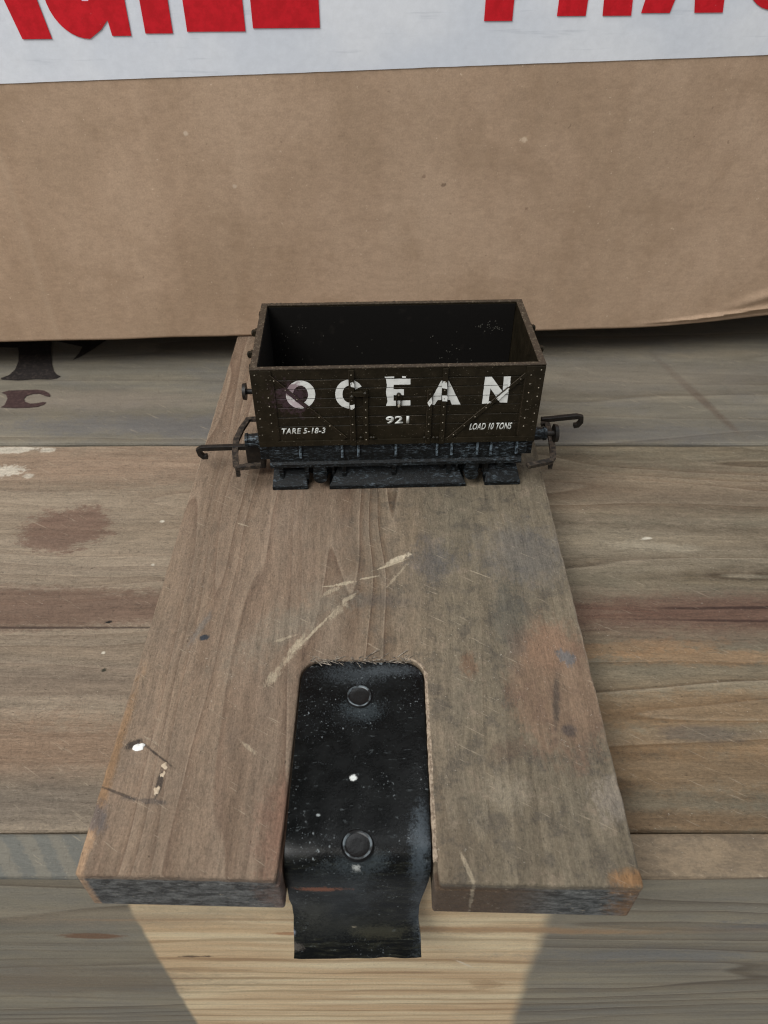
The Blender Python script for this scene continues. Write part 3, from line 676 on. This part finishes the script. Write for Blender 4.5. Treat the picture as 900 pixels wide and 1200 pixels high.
def letter(ch, u0, u1, v, st_px=32):
    """one heavy condensed capital whose foot spans the photo's u0..u1 at row v"""
    x0, z0 = base(u0, v); x1, z1 = base(u1, v-(u1-u0)*.044); zb = (z0+z1)/2; W = x1-x0; t = 7.4; z = zb
    sk = .0
    if ch == 'I': ps = [rect(x0, x1, z, z+H)]
    elif ch == 'L': ps = [[(x0, z), (x1, z), (x1, z+7.4), (x0+t+.4, z+7.4), (x0+t+.4, z+H), (x0, z+H)]]
    elif ch == 'E': ps = [[(x0, z), (x1, z), (x1, z+7.4), (x0+t+.4, z+7.4), (x0+t+.4, z+18), (x1-2, z+18), (x1-2, z+25), (x0+t+.4, z+25), (x0+t+.4, z+H-7.4), (x1, z+H-7.4), (x1, z+H), (x0, z+H)]]
    elif ch == 'F': ps = [[(x0, z), (x0+W, z), (x0+W, z+18), (x0+W+8, z+18), (x0+W+8, z+25), (x0+W, z+25), (x0+W, z+H-7.4), (x0+W+10, z+H-7.4), (x0+W+10, z+H), (x0, z+H)]]
    elif ch == 'R':
        ps = [[(x0, z), (x0+t, z), (x0+t, z+18), (x0+t+2.8, z+18), (x1-t, z), (x1, z), (x1-2.0, z+20), (x1-.4, z+26), (x1-.4, z+36), (x1-3, z+42), (x1-7, z+H), (x0, z+H)]]
    elif ch == 'A':
        cx_ = (x0+x1)/2
        ps = [[(x0, z), (x0+t, z), (x0+t+2.2, z+9.5), (x1-t-2.2, z+9.5), (x1-t, z), (x1, z), (cx_+4.0, z+H), (cx_-4.0, z+H)]]
    elif ch == 'G':
        c_, r = (x0+x1)/2-1, (W/2)
        o = [(x0+r*.92-r*.92*math.cos(math.radians(a)), z-.3+9-9.3*math.sin(math.radians(a))) for a in range(0, 100, 10)]
        ps = [[(x0, z+H-9)] + o + [(x1-7.2, z+1.4), (x1-5.2, z+3.4), (x1-4.8, z), (x1, z), (x1, z+20), (x0+W*.55, z+20), (x0+W*.55, z+14), (x1-t, z+14), (x1-t, z+9.5), (x1-t-1.6, z+7.4), (x0+t+1.6, z+7.4), (x0+t, z+9.5), (x0+t, z+H-9), (x0+t+2, z+H-7), (x1-t, z+H-8), (x1, z+H-8), (x1-3, z+H), (x0+4, z+H)]]
    return red(ps)
letter('A', -40, 61, 48); letter('G', 64, 154, 44); letter('I', 171, 203, 39.5); letter('L', 220, 288, 38); letter('E', 297, 375, 34)
letter('F', 567, 600, 25); letter('R', 652, 739, 20); letter('A', 750, 846, 16.5); letter('G', 864, 954, 10)

# ------------------------------------------------------------------ the model railway wagon
wag = thing('toy_wagon', 'small dark brown open railway wagon lettered OCEAN in white, standing on the plank', 'model wagon', (WX, WY, 0), WYAW, turned=True)
wb = NB('brown_wagon_plastic')
b1 = wb.noise(scale=.3, detail=5, rough=.7); b2_ = wb.noise(scale=2.6, detail=4, rough=.7); b3 = wb.noise(sc=(.6, 3, 3.5), detail=3, rough=.7)
col = wb.mix(wb.ramp(b1, .35, .7), lin(28, 24, 15), lin(40, 34, 23))
x, y, z = wb.sep()
scf = wb.ramp(b3, .66, .74); col = wb.mix(wb.mul(scf, .35), col, lin(120, 112, 96))
spk = wb.ramp(wb.noise(scale=3.1, detail=1, loc=(3, 1, 2)), .73, .78); col = wb.mix(wb.mul(spk, .5), col, lin(150, 142, 126))
# purple ink smudge round the letter O
sx_, sz_ = at_wagon(343, 466)
sm_ = wb.blob((sx_, sz_), (3.4, 3.2), 0, .6, .9, wb.noise(scale=.7, detail=5, rough=.8), 'XZ')
fr_ = wb.ramp(y, -15.0, -15.6)
col = wb.mix(wb.mul(wb.mul(sm_, fr_), .55), col, lin(84, 64, 74))
mat_brown = wb.out(col, wb.ramp(b1, .3, .7, .36, .5), wb.bump(wb.math('ADD', b2_, wb.mul(b3, .6)), .15, .00012), spec=.2)
wr = NB('worn_lit_brown_edge'); c1 = wr.noise(scale=1.6, detail=4, rough=.75)
mat_edge = wr.out(wr.mix(wr.ramp(c1, .5, .72), lin(52, 43, 32), lin(108, 97, 80)), .5, wr.bump(c1, .3, .0001), spec=.4)
rv = NB('worn_rivet'); mat_rivet = rv.out(rv.mix(rv.ramp(rv.noise(scale=.6, detail=2), .42, .58), lin(62, 55, 44), lin(150, 142, 126)), .5)
wi = NB('shaded_wagon_inside'); c1 = wi.noise(scale=.35, detail=4); 
mat_in = wi.out(wi.mix(wi.ramp(c1, .6, .75), lin(18, 16, 14), lin(30, 27, 24)), .6, spec=.3)  # darker than the body: shade inside the wagon put into the colour
lw = NB('white_lettering'); c1 = lw.noise(scale=1.5, detail=5, rough=.75); c2 = lw.noise(scale=.5, detail=3)
wc = lw.mix(lw.ramp(c2, .4, .6), lin(222, 224, 220), lin(234, 236, 232))
wc = lw.mix(lw.mul(lw.ramp(c1, .64, .71), .7), wc, lin(60, 52, 44))
pk = lw.blob(at_wagon(345, 456), (2.6, 1.5), .5, .35, .5, c2, 'XZ'); wc = lw.mix(lw.mul(pk, .75), wc, lin(122, 84, 98))
pk = lw.blob(at_wagon(347, 474), (2.4, 1.2), -.5, .4, .5, c2, 'XZ'); wc = lw.mix(lw.mul(pk, .6), wc, lin(176, 146, 160))
mat_let = lw.out(wc, .5)
ch = NB('black_chassis_plastic'); d1 = ch.noise(sc=(.7, 1.8, 2.2), detail=6, rough=.8); d2 = ch.noise(scale=.5, detail=4, rough=.6); d3 = ch.noise(scale=3.0, detail=3, rough=.7)
cc_ = ch.mix(ch.ramp(d2, .35, .7), lin(7, 9, 10), lin(15, 19, 21))
zz_ = ch.sep()[2]; patchy = ch.ramp(ch.noise(sc=(.16, .3, .4), detail=4, loc=(3, 4, 4)), .42, .58, .25, 1.); hi = ch.mul(patchy, ch.ramp(zz_, 10.2, 12.2, .5, .95))  # scuffs strengthened upward: caught light painted into the solebar's top
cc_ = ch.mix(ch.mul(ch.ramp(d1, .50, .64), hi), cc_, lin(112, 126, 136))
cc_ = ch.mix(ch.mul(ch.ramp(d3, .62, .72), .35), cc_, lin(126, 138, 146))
mat_ch = ch.out(cc_, ch.ramp(d1, .3, .7, .40, .6), ch.bump(ch.math('ADD', d1, ch.mul(d3, .6)), .5, .00025), spec=.25)
rb_ = NB('scuffed_rib'); d1 = rb_.noise(scale=1.4, detail=5, rough=.75)
mat_rib = rb_.out(rb_.mix(rb_.ramp(d1, .42, .6), lin(26, 32, 36), lin(104, 118, 128)), .5, rb_.bump(d1, .4, .0002), spec=.3)
ir = NB('rusty_steel'); d1 = ir.noise(scale=.8, detail=5, rough=.7)
mat_rust = ir.out(ir.mix(ir.ramp(d1, .4, .65), lin(34, 32, 30), lin(84, 74, 64)), .55, ir.bump(d1, .4, .0002), spec=.4, metal=.3)
mat_dark = ir  # alias, replaced below
dk_ = NB('dark_steel'); d1 = dk_.noise(scale=.8, detail=5, rough=.7)
mat_dark = dk_.out(dk_.mix(dk_.ramp(d1, .4, .65), lin(15, 13, 11), lin(34, 29, 24)), .5, dk_.bump(d1, .3, .0002), spec=.4)

HL, HW = 33.3, 16.0
ZB, ZR = CAMZ-108.0, CAMZ-87.0                          # 14 .. 35
def px(u, v): return at_wagon(u, v, -HW)
grooves = [px(467, v)[1] for v in (443.2, 453.6, 465.0, 475.6, 486.8, 497.2)]
# side walls with scribed plank joints
def wall_profile(sgn, inner, outer):
    """(y, z) section of a long side with a groove at every joint"""
    pts = [(inner, ZB+.4), (inner, ZR)]
    pts += [(outer, ZR)]
    for g_ in grooves: pts += [(outer, g_+.16), (outer-sgn*.22, g_), (outer, g_-.16)]
    pts += [(outer, ZB)]
    pts += [(inner, ZB)]
    return pts
t_ = 1.0
m = MB(); m.prism([p for p in wall_profile(-1, -HW+t_, -HW)], 'x', -HL, HL)
front_side = m.build('side_panel', mat_brown, wag)
m = MB(); m.prism([p for p in wall_profile(1, HW-t_, HW)], 'x', -HL, HL); back_side = m.build('side_panel', mat_brown, wag)
for sg in (-1, 1):
    m = MB(); x0, x1 = sorted((sg*HL, sg*(HL-1.5)))
    m.box(x0, x1, -HW+t_, HW-t_, ZB, ZR-.01)
    for yy in (-5.2, 5.2):                               # end stanchions with their bolt heads
        a, b = sorted((sg*HL, sg*(HL+.9))); m.box(a, b, yy-.8, yy+.8, ZB, ZR-1.2, .15)
        a, b = sorted((sg*HL, sg*(HL+1.55))); m.box(a, b, yy-.5, yy+.5, ZR-2.9, ZR-1.3, .2); m.box(a, b, yy-.5, yy+.5, ZR-7, ZR-5.6, .2); m.ball((sg*(HL+1.5), yy, ZR-2.1), .62, (.6, 1, 1.3), 2)
    a, b = sorted((sg*HL, sg*(HL+.5)))
    for yy in (-12.8, 12.8): m.box(a, b, yy-.9, yy+.9, ZB, ZR-.6, .1)
    m.build('end_panel', mat_brown, wag)
# worn top edge
m = MB()
m.box(-HL-.05, HL+.05, -HW-.12, -HW+t_+.05, ZR, ZR+.35, .1); m.box(-HL-.05, HL+.05, HW-t_-.05, HW+.12, ZR, ZR+.35, .1)
for sg in (-1, 1):
    a, b = sorted((sg*(HL+.05), sg*(HL-1.55))); m.box(a, b, -HW+t_+.02, HW-t_-.02, ZR-.02, ZR+.33, .1)
for _ in range(10):
    m.ball((random.uniform(-HL, HL), HW+.0, ZR+.3), .28, (1.4, 1, .6))
m.build('top_rim', mat_edge, wag)
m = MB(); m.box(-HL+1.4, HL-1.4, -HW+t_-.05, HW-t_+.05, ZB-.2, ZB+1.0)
for sg in (-1,):  # right end gets no dark lining, so its lit wall stays lighter
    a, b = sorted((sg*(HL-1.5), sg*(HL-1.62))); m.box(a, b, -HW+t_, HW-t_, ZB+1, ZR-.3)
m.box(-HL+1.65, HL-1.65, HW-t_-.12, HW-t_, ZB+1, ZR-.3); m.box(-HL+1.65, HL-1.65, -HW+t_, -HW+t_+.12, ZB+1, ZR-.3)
m.build('floor_and_shade_lining', mat_in, wag)
dn = NB('grey_dust'); mat_dust = dn.out(lin(74, 72, 66), .9)
m = MB(); rnd = random.Random(5)
for cx_, cz_, n_, sp in ((26, 28, 26, 1.4), (22.5, 28.5, 6, .8), (-28, 27, 8, 1.2), (-24, 29, 6, .6), (18, 19, 20, 3), (-10, 22, 6, 8), (0, 18, 12, 12), (-27, 18, 9, 3)):
    for _ in range(n_):
        m.ball((cx_+rnd.gauss(0, sp), HW-t_-.17, cz_+rnd.gauss(0, sp*.6)), rnd.uniform(.08, .24), (1, .3, 1))
m.build('dust', mat_dust, wag)
# raised ironwork on the front side (and mirrored on the back)
m = MB()
def strap(p, q, wd, th=.42, y=-HW):
    (x0, z0), (x1, z1) = p, q
    d = Vector((x1-x0, z1-z0)).normalized(); nn = Vector((-d.y, d.x))*wd/2
    pts = [(x0+nn.x, z0+nn.y), (x1+nn.x, z1+nn.y), (x1-nn.x, z1-nn.y), (x0-nn.x, z0-nn.y)]
    m.prism(pts, 'y', y-th, y+.1, .08)
def rivets(p, q, n_, r=.20, y=-HW-.42):
    for i in range(n_):
        t = (i+.5)/n_; m.ball((p[0]+(q[0]-p[0])*t, y, p[1]+(q[1]-p[1])*t), r*.92, (1, .7, 1), mi=1)
zt, zb_ = ZR-.15, ZB+.05
# corner plates, narrower at the top as in the casting
lx_t = px(322, 438)[0]; rx_t = px(612, 436)[0]
for sg, xi in ((-1, -28.6), (1, 28.95)):
    pts = [(sg*HL, zb_), (sg*HL, zt), (xi, zt), (xi, zb_)]
    m.prism(pts, 'y', -HW-.3, -HW+.1, .1)
    for k_ in range(8): m.ball((sg*(HL-1.0), -HW-.3, zt-.9-k_*2.35), .19, (1, .8, 1), mi=1)
    for k_ in range(7): m.ball((xi+sg*1.2, -HW-.3, zt-2.2-k_*2.35), .19, (1, .8, 1), mi=1)
    m.box(min(xi, xi-sg*.35), max(xi, xi-sg*.35), -HW-.22, -HW, zb_+1.8, zt-2.4)
# bottom rail
m.box(-HL, HL, -HW-.35, -HW+.1, zb_, zb_+1.5, .1)
strap(px(314, 440), px(405, 513), .95, .36); rivets(px(314, 440), px(405, 513), 7, .2, -HW-.36)
strap(px(617, 437.5), px(525, 513.5), .95, .36); rivets(px(617, 437.5), px(525, 513.5), 7, .2, -HW-.36)
for u in (412.5, 520):
    xx = px(u, 470)[0]; m.box(xx-.62, xx+.62, -HW-.62, -HW+.1, zb_, zt, .1); rivets((xx, zt), (xx, zb_+.6), 9, .2, -HW-.62)
for u in (428.5, 503):
    xx = px(u, 480)[0]; zz = px(u, 456)[1]; m.box(xx-.6, xx+.6, -HW-.55, -HW+.1, zb_, zz, .1); rivets((xx, zz), (xx, zb_+.6), 7, .2, -HW-.55)
# hinge pieces, latch and foot brackets
for u, v in ((421, 459.5), (424, 461)):
    xx, zz = px(u, v); m.box(xx-1.5, xx+1.5, -HW-.95, -HW, zz-.45, zz+.45, .12)
xx, zz = px(428, 459); m.ball((xx, -HW-.8, zz), .6); xx, zz = px(412.5, 463); m.ball((xx, -HW-.8, zz), .65)
xx, zz = px(467.3, 461.8); m.cyl((xx, -HW-.1, zz), (xx, -HW-.55, zz), .5, .4, 12); m.ball((xx, -HW-.35, zz-3.0), .45, mi=1)
m.box(xx-.62, xx-.38, -HW-.5, -HW, zz-3.2, zz-.1); m.box(xx+.38, xx+.62, -HW-.5, -HW, zz-3.2, zz-.1); m.ball((xx, -HW-.5, zz), .28, mi=1)
for u in (423, 435, 438, 497, 508, 512):
    a_, b_ = px(u, 511); m.ball((a_, -HW-.6, b_), .42, (1.2, .8, .9), 1)
iw = m.build('ironwork', mat_brown, front_side); iw.data.materials.append(mat_rivet)
m = MB()
for u in (412.5, 520): 
    xx = px(u, 470)[0]; m.box(-xx-.6, -xx+.6, HW-.1, HW+.55, zb_, zt, .1)
for sg in (-1, 1): a, b = sorted((sg*HL, sg*27.2)); m.box(a, b, HW-.1, HW+.3, zb_, zt, .1)
m.box(-HL+.1, HL-.1, HW-.1, HW+.2, zb_, zb_+1.5)
m.build('ironwork', mat_brown, back_side)
# pale lines: highlights painted along strap edges, wear along the plank joints
m = MB()
def edge_line(p, q, off, y, w_=.13):
    (x0, z0), (x1, z1) = p, q; d = Vector((x1-x0, z1-z0)).normalized(); nn = Vector((-d.y, d.x))*off
    m.cyl((x0+nn.x, y, z0+nn.y), (x1+nn.x, y, z1+nn.y), w_*.6, seg=6)
edge_line(px(525, 513.5), px(617, 437.5), .45, -HW-.36); 
edge_line(px(314, 440), px(405, 513), .45, -HW-.38, .14)
for xi in (-28.6, 28.95): edge_line((xi, zb_+2), (xi, zt-2.5), 0, -HW-.22, .08)
xx = px(412.5, 470)[0]; edge_line((xx-.6, zb_+1), (xx-.6, zt), 0, -HW-.60, .07)
xx = px(503, 480)[0]; edge_line((xx-.58, zb_+.5), (xx-.58, px(503, 456)[1]), 0, -HW-.53, .09)
rnd = random.Random(3)
for g_ in grooves:
    for x0, x1 in ((-28, -11.6), (-6.2, 5.6), (11, 28)):
        xx = x0+rnd.uniform(0, 3)
        while xx < x1-1:
            L = min(rnd.uniform(.6, 4.5), x1-xx)
            if rnd.random() < (.75 if x0 < 8 else .35): edge_line((xx, g_-.17), (xx+L, g_-.17), 0, -HW-.0, .075)
            xx += L+rnd.uniform(.4, 3.5)
m.build('worn_lit_edge', mat_edge, front_side)

# ---- lettering on the side, interrupted at the plank joints and chipped
YL = -HW-.06
def cut_grooves(b):
    for g_ in grooves:
        for dz in (-.085, .085):
            bmesh.ops.bisect_plane(b, geom=b.verts[:]+b.edges[:]+b.faces[:], plane_co=(0, 0, g_+dz), plane_no=(0, 0, 1))
    dl = [f for f in b.faces if any(abs(f.calc_center_median().z-g_) < .085 for g_ in grooves)]
    bmesh.ops.delete(b, geom=dl, context='FACES')
def letter_mesh(polys, name='white_letter', y=YL, grooved=True, rough=.06):
    m = MB()
    for pts in polys:
        P2 = []
        for i, p in enumerate(pts):
            q = pts[(i+1) % len(pts)]; k = max(1, int(math.dist(p, q)/.5))
            for j in range(k):
                t = j/k; P2.append((p[0]+(q[0]-p[0])*t+random.uniform(-rough, rough)*.6, p[1]+(q[1]-p[1])*t+random.uniform(-rough, rough)*.6))
        vs = [m.b.verts.new((x, y, z)) for x, z in P2]
        for tri in tessellate_polygon([[Vector((x, z, 0)) for x, z in P2]]): m.b.faces.new([vs[i] for i in tri])
    bmesh.ops.recalc_face_normals(m.b, faces=m.b.faces[:])
    if grooved: cut_grooves(m.b)
    o = m.build(name, mat_let, front_side)
    o.modifiers.new('thick', 'SOLIDIFY').thickness = .03*MM
    return o
def ringpoly(cu, cv, ru, rv, iu, iv, a0, a1, n_=30):
    out = []
    for i in range(n_+1):
        t = math.radians(a0+(a1-a0)*i/n_); out.append(px(cu+ru*math.cos(t), cv-rv*math.sin(t)))
    for i in range(n_, -1, -1):
        t = math.radians(a0+(a1-a0)*i/n_); out.append(px(cu+iu*math.cos(t), cv-iv*math.sin(t)))
    return out
letter_mesh([ringpoly(352.3, 462.3, 17.2, 16.4, 8.8, 10.3, 0, 180), ringpoly(352.3, 462.3, 17.2, 16.4, 8.8, 10.3, 180, 360)])
letter_mesh([ringpoly(409.5, 461.7, 16.6, 16.8, 8.2, 10.0, 32, 110), ringpoly(409.5, 461.7, 16.6, 16.8, 8.2, 10.0, 110, 200), ringpoly(409.5, 461.7, 16.6, 16.8, 8.2, 10.0, 200, 290)])
def E_(u, v): return px(390+u/6.43, 420+v/6.43)
letter_mesh([[E_(400, 153), E_(585, 153), E_(585, 195), E_(458, 197), E_(458, 232), E_(536, 232), E_(536, 276), E_(458, 276), E_(458, 318), E_(585, 316), E_(585, 356), E_(402, 356), E_(412, 320), E_(400, 250), E_(408, 200)],
             [E_(392, 137), E_(462, 137), E_(462, 146), E_(392, 147)], [E_(522, 134), E_(550, 134), E_(550, 145), E_(522, 146)]])
letter_mesh([[px(517, 446), px(526, 446), px(539.6, 474), px(529.5, 474), px(527.5, 468.5), px(513, 468.5), px(509, 474.6), px(502, 474.6), px(507, 465), px(509, 461), px(518.5, 461.5), px(524.5, 461.5), px(521.5, 453), px(517, 461.3), px(509.2, 460.8)]])
def N_(u, v): return px(520+u/6.92, 420+v/6.92)
letter_mesh([[N_(335, 150), N_(388, 146), N_(478, 270), N_(488, 143), N_(545, 142), N_(514, 358), N_(455, 356), N_(378, 240), N_(362, 362), N_(311, 366)]])
# white paint that carries on over the raised straps
def on_strap(pts, y): 
    letter_mesh([[px(*p) for p in pts]], y=y, grooved=False, rough=.08)
letter_mesh([[N_(425, 316), N_(525, 232), N_(521, 262), N_(440, 335)], [N_(520, 205), N_(540, 190), N_(535, 215), N_(520, 228)], [N_(372, 356), N_(385, 346), N_(368, 340), N_(350, 360)]], y=-HW-.39, grooved=False, rough=.06)
on_strap([(410.2, 447), (413.5, 446), (415.2, 449), (415, 452.5), (411, 451.5)], -HW-.66)
on_strap([(410.4, 473.5), (415.4, 472.5), (415.6, 476), (413, 478.5), (410.8, 478)], -HW-.66)
on_strap([(518, 448), (520, 445), (523.6, 446.5), (524, 454), (517.5, 453)], -HW-.66)
on_strap([(518, 462), (524, 462), (524, 468.5), (518, 468.5)], -HW-.66)
on_strap([(500.6, 470.5), (505.6, 464), (506, 471), (503, 475)], -HW-.59)
def text(body, u0, u1, v0, v1, shear, name='white_lettering', bold=.0):
    x0, z0 = px(u0, v1); x1, z1 = px(u1, v0)
    cu = bpy.data.curves.new(name, 'FONT'); cu.body = body; cu.size = 1; cu.shear = shear; cu.offset = bold; cu.space_character = 1.08
    tmp = bpy.data.objects.new(name, cu); C.objects.link(tmp)
    dg = bpy.context.evaluated_depsgraph_get(); me = bpy.data.meshes.new_from_object(tmp.evaluated_get(dg))
    C.objects.unlink(tmp); bpy.data.objects.remove(tmp)
    xs = [v.co.x for v in me.vertices]; ys = [v.co.y for v in me.vertices]
    b = bmesh.new(); b.from_mesh(me)
    yn = min(ys) ; yx = max(ys)
    za, zbv = px((u0+u1)/2, v1)[1], px((u0+u1)/2, v0)[1]
    zl, zr = px(u0, v1)[1], px(u0, v1)[1]
    for v in b.verts:
        fx = (v.co.x-min(xs))/(max(xs)-min(xs)); fz = (v.co.y-yn)/(yx-yn)
        v.co = Vector((x0+(x1-x0)*fx, YL-.03, za+(zbv-za)*fz))*MM
    me2 = bpy.data.meshes.new(name); b.to_mesh(me2); b.free(); me2.materials.append(mat_let2)
    o = bpy.data.objects.new(name, me2); C.objects.link(o); o.parent = front_side
    o.modifiers.new('thick', 'SOLIDIFY').thickness = .03*MM
    return o
l2 = NB('small_lettering'); mat_let2 = l2.out(lin(214, 217, 212), .5)
text('TARE 5-18-3', 330.6, 381.5, 501.4, 508.2, .25, bold=.024)
text('LOAD 10 TONS', 549.6, 600.4, 495.4, 503.2, .3, bold=.024)
text('921', 452.2, 479.6, 487.4, 496.3, 0, bold=.035)

# ---- chassis
def pxs(u): return at_wagon(u, 530, -HW)[0]
SL, SR = -31.4, 31.0
m = MB()
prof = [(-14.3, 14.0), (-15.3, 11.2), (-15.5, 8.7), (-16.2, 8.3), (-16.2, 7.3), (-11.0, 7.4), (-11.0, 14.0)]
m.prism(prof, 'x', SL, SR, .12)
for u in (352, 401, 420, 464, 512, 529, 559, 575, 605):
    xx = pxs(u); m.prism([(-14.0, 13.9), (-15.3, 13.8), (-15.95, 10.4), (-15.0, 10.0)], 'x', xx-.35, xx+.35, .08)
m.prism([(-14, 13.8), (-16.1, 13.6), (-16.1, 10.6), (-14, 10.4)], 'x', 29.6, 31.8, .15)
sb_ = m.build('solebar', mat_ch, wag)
m = MB()
for u in (352, 401, 420, 464, 512, 529, 559, 575, 605):
    xx = pxs(u); m.prism([(-15.0, 13.85), (-15.75, 13.7), (-16.25, 10.2), (-15.4, 9.8)], 'x', xx-.3, xx+.3, .08)
m.build('rib', mat_rib, sb_)
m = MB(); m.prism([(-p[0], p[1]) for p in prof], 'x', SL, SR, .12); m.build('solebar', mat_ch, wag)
m = MB(); m.box(SL+.5, SR-.5, -11.2, 11.2, 6.5, 13.9, .1)  # unseen block added to keep the gaps under the wagon dark
m.build('dark_underframe_fill', mat_ch, wag)
for sg in (-1, 1):
    a, b = sorted((sg*31.2, sg*33.9)); m = MB(); m.box(a, b, -13.4, 13.4, 8.0, 13.95, .2); m.build('buffer_beam', mat_ch, wag)
# brake gear and step blocks that stand on the plank
def wedge(x0, x1, y0, y1, z0, z1, s_=1, inset=1.2):
    pts = [(y0*s_, z0), (y0*s_, z0+1.1), (y1*s_, z1), ((y1+1.5)*s_, z1), ((y1+1.5)*s_, z0)]
    m = MB(); m.prism(pts, 'x', x0, x1, .0)
    for v in m.b.verts:
        if v.co.z > z0+1.5: v.co.x += inset if v.co.x < (x0+x1)/2 else -inset
    es = m.b.edges[:]
    bmesh.ops.bevel(m.b, geom=es, offset=.22, segments=2, profile=.6, affect='EDGES')
    return m
for s_ in (1, -1):
    wedge(-31.6, -22.6, -16.0, -13.0, 0.05, 4.4, s_, .5).build('step_block', mat_ch, wag)
    wedge(22.4, 31.6, -16.0, -13.2, 0.05, 4.6, s_, 1.0).build('step_block', mat_ch, wag)
    wedge(-17.2, 17.6, -16.2, -12.6, 0.05, 5.0, s_, 2.4).build('brake_lever_guard', mat_ch, wag)
    m = MB()
    for u in (326, 357, 402, 462, 528, 573):
        xx = pxs(u); m.box(xx-.55, xx+.55, min(s_*-14.6, s_*-13.6), max(s_*-14.6, s_*-13.6), 2.2, 8.0, .12)
    xx = pxs(590); m.box(xx-.9, xx+.9, min(s_*-14.0, s_*-12), max(s_*-14.0, s_*-12), 3.5, 8, .2)
    xx = pxs(520); m.ball((xx, s_*-13.6, 5.4), 1.1, (.8, .6, 1.3), 2); xx = pxs(457); m.box(xx-1.2, xx+.4, min(s_*-14.4, s_*-13.2), max(s_*-14.4, s_*-13.2), 5.4, 7.8, .2)
    m.build('hanger', mat_ch, wag)
    for u in (373.5, 555):
        xx = pxs(u); m = MB()
        m.cyl((xx, s_*-13.2, 4.2), (xx, s_*-16.4, 4.0), 2.0, 1.7, 24)
        m.box(xx-1.7, xx+1.7, min(s_*-16.0, s_*-12.5), max(s_*-16.0, s_*-12.5), 4.2, 8.0, .4)
        for dx in (-3.6, 3.2): m.box(xx+dx-.3, xx+dx+.3, min(s_*-14.2, s_*-13.4), max(s_*-14.2, s_*-13.4), 3.0, 8.0, .1)
        m.build('axle_box', mat_ch, wag, smooth=True)
for u in (373.5, 555):
    xx = pxs(u)
    for s_ in (1, -1):
        m = MB(); m.cyl((xx, s_*8.2, 6.35), (xx, s_*8.9, 6.35), 6.9-.6, seg=40); m.cyl((xx, s_*8.9, 6.35), (xx, s_*10.6, 6.35), 6.1, 5.9, seg=40)
        m.build('wheel', mat_ch, wag, smooth=True)
    MB().cyl((xx, -12.5, 6.35), (xx, 12.5, 6.35), .9).build('axle', mat_dark, wag, smooth=True)
# buffers
BZ = 12.4
for sg in (-1, 1):
    for yy in (-11, 11):
        m = MB(); m.cyl((sg*33.6, yy, BZ), (sg*37.2, yy, BZ), 1.75, 1.45, 24); m.cyl((sg*33.7, yy, BZ), (sg*34.3, yy, BZ), 2.2, 2.1, 24)
        m.cyl((sg*36.8, yy, BZ), (sg*37.5, yy, BZ), 1.75, 1.7, 24)
        bu = m.build('buffer', mat_ch, wag, smooth=True)
        if sg < 0 and yy < 0: continue                  # this one has lost its head
        m = MB(); m.cyl((sg*37, yy, BZ), (sg*39.6, yy, BZ), .75, seg=14); m.cyl((sg*39.5, yy, BZ), (sg*40.4, yy, BZ), 2.35, 2.2, 28)
        hd = m.build('buffer_head', mat_dark, bu, smooth=True)
# hook-and-loop couplings
def coupling(sg, hook_pts, loop_pts, z, loop_mat, pocket):
    cp = MB()
    pts = [at_wagon_z(u, v, z) for u, v in loop_pts]
    cp.bar([(x, y, z) for x, y in pts], 1.5, .9)
    if sg < 0: ex, ey = pts[-2]; cp.box(ex-.5, ex+.5, ey-.5, ey+.5, z-2.6, z, .1)
    else: ex, ey = pts[-2]; cp.box(ex-.5, ex+.5, ey-.5, ey+.5, z-2.4, z, .1)
    ob = cp.build('coupling', loop_mat, wag)
    h = MB(); hp = [at_wagon(u, v, hook_pts[0]) for u, v in hook_pts[1]]
    h.bar([(x, hook_pts[0], zz) for x, zz in hp], 1.3, 1.25, up=(0, 1, 0))
    h.build('hook', mat_dark, ob, bevel=.15)
    if pocket:
        p = MB(); a, b = sorted((sg*33.5, sg*38.0)); p.box(a, b, pocket[0], pocket[1], 2.8, 10.0, .3); p.build('coupling_pocket', mat_dark, ob)
LZ = 122-115.
coupling(-1, (-7.0, [(306, 523), (292, 523.5), (262, 524.2), (236, 525), (232.5, 527), (235, 532), (239, 535), (243.5, 534.5)]),
         [(306, 491), (291, 491.5), (283, 503), (277, 516), (275.5, 530), (276.5, 545), (278, 548), (306, 545)], LZ+.3, mat_rust, (-10.5, -7.2))
coupling(1, (3.0, [(634, 492), (645, 491), (660, 489.4), (676, 487.8), (681, 488.5), (680.5, 494), (676.5, 498), (672, 498.5)]),
         [(634, 497), (641, 497), (646, 515), (648, 530), (648, 536), (646, 540), (618, 546)], LZ-.2, mat_rust, None)
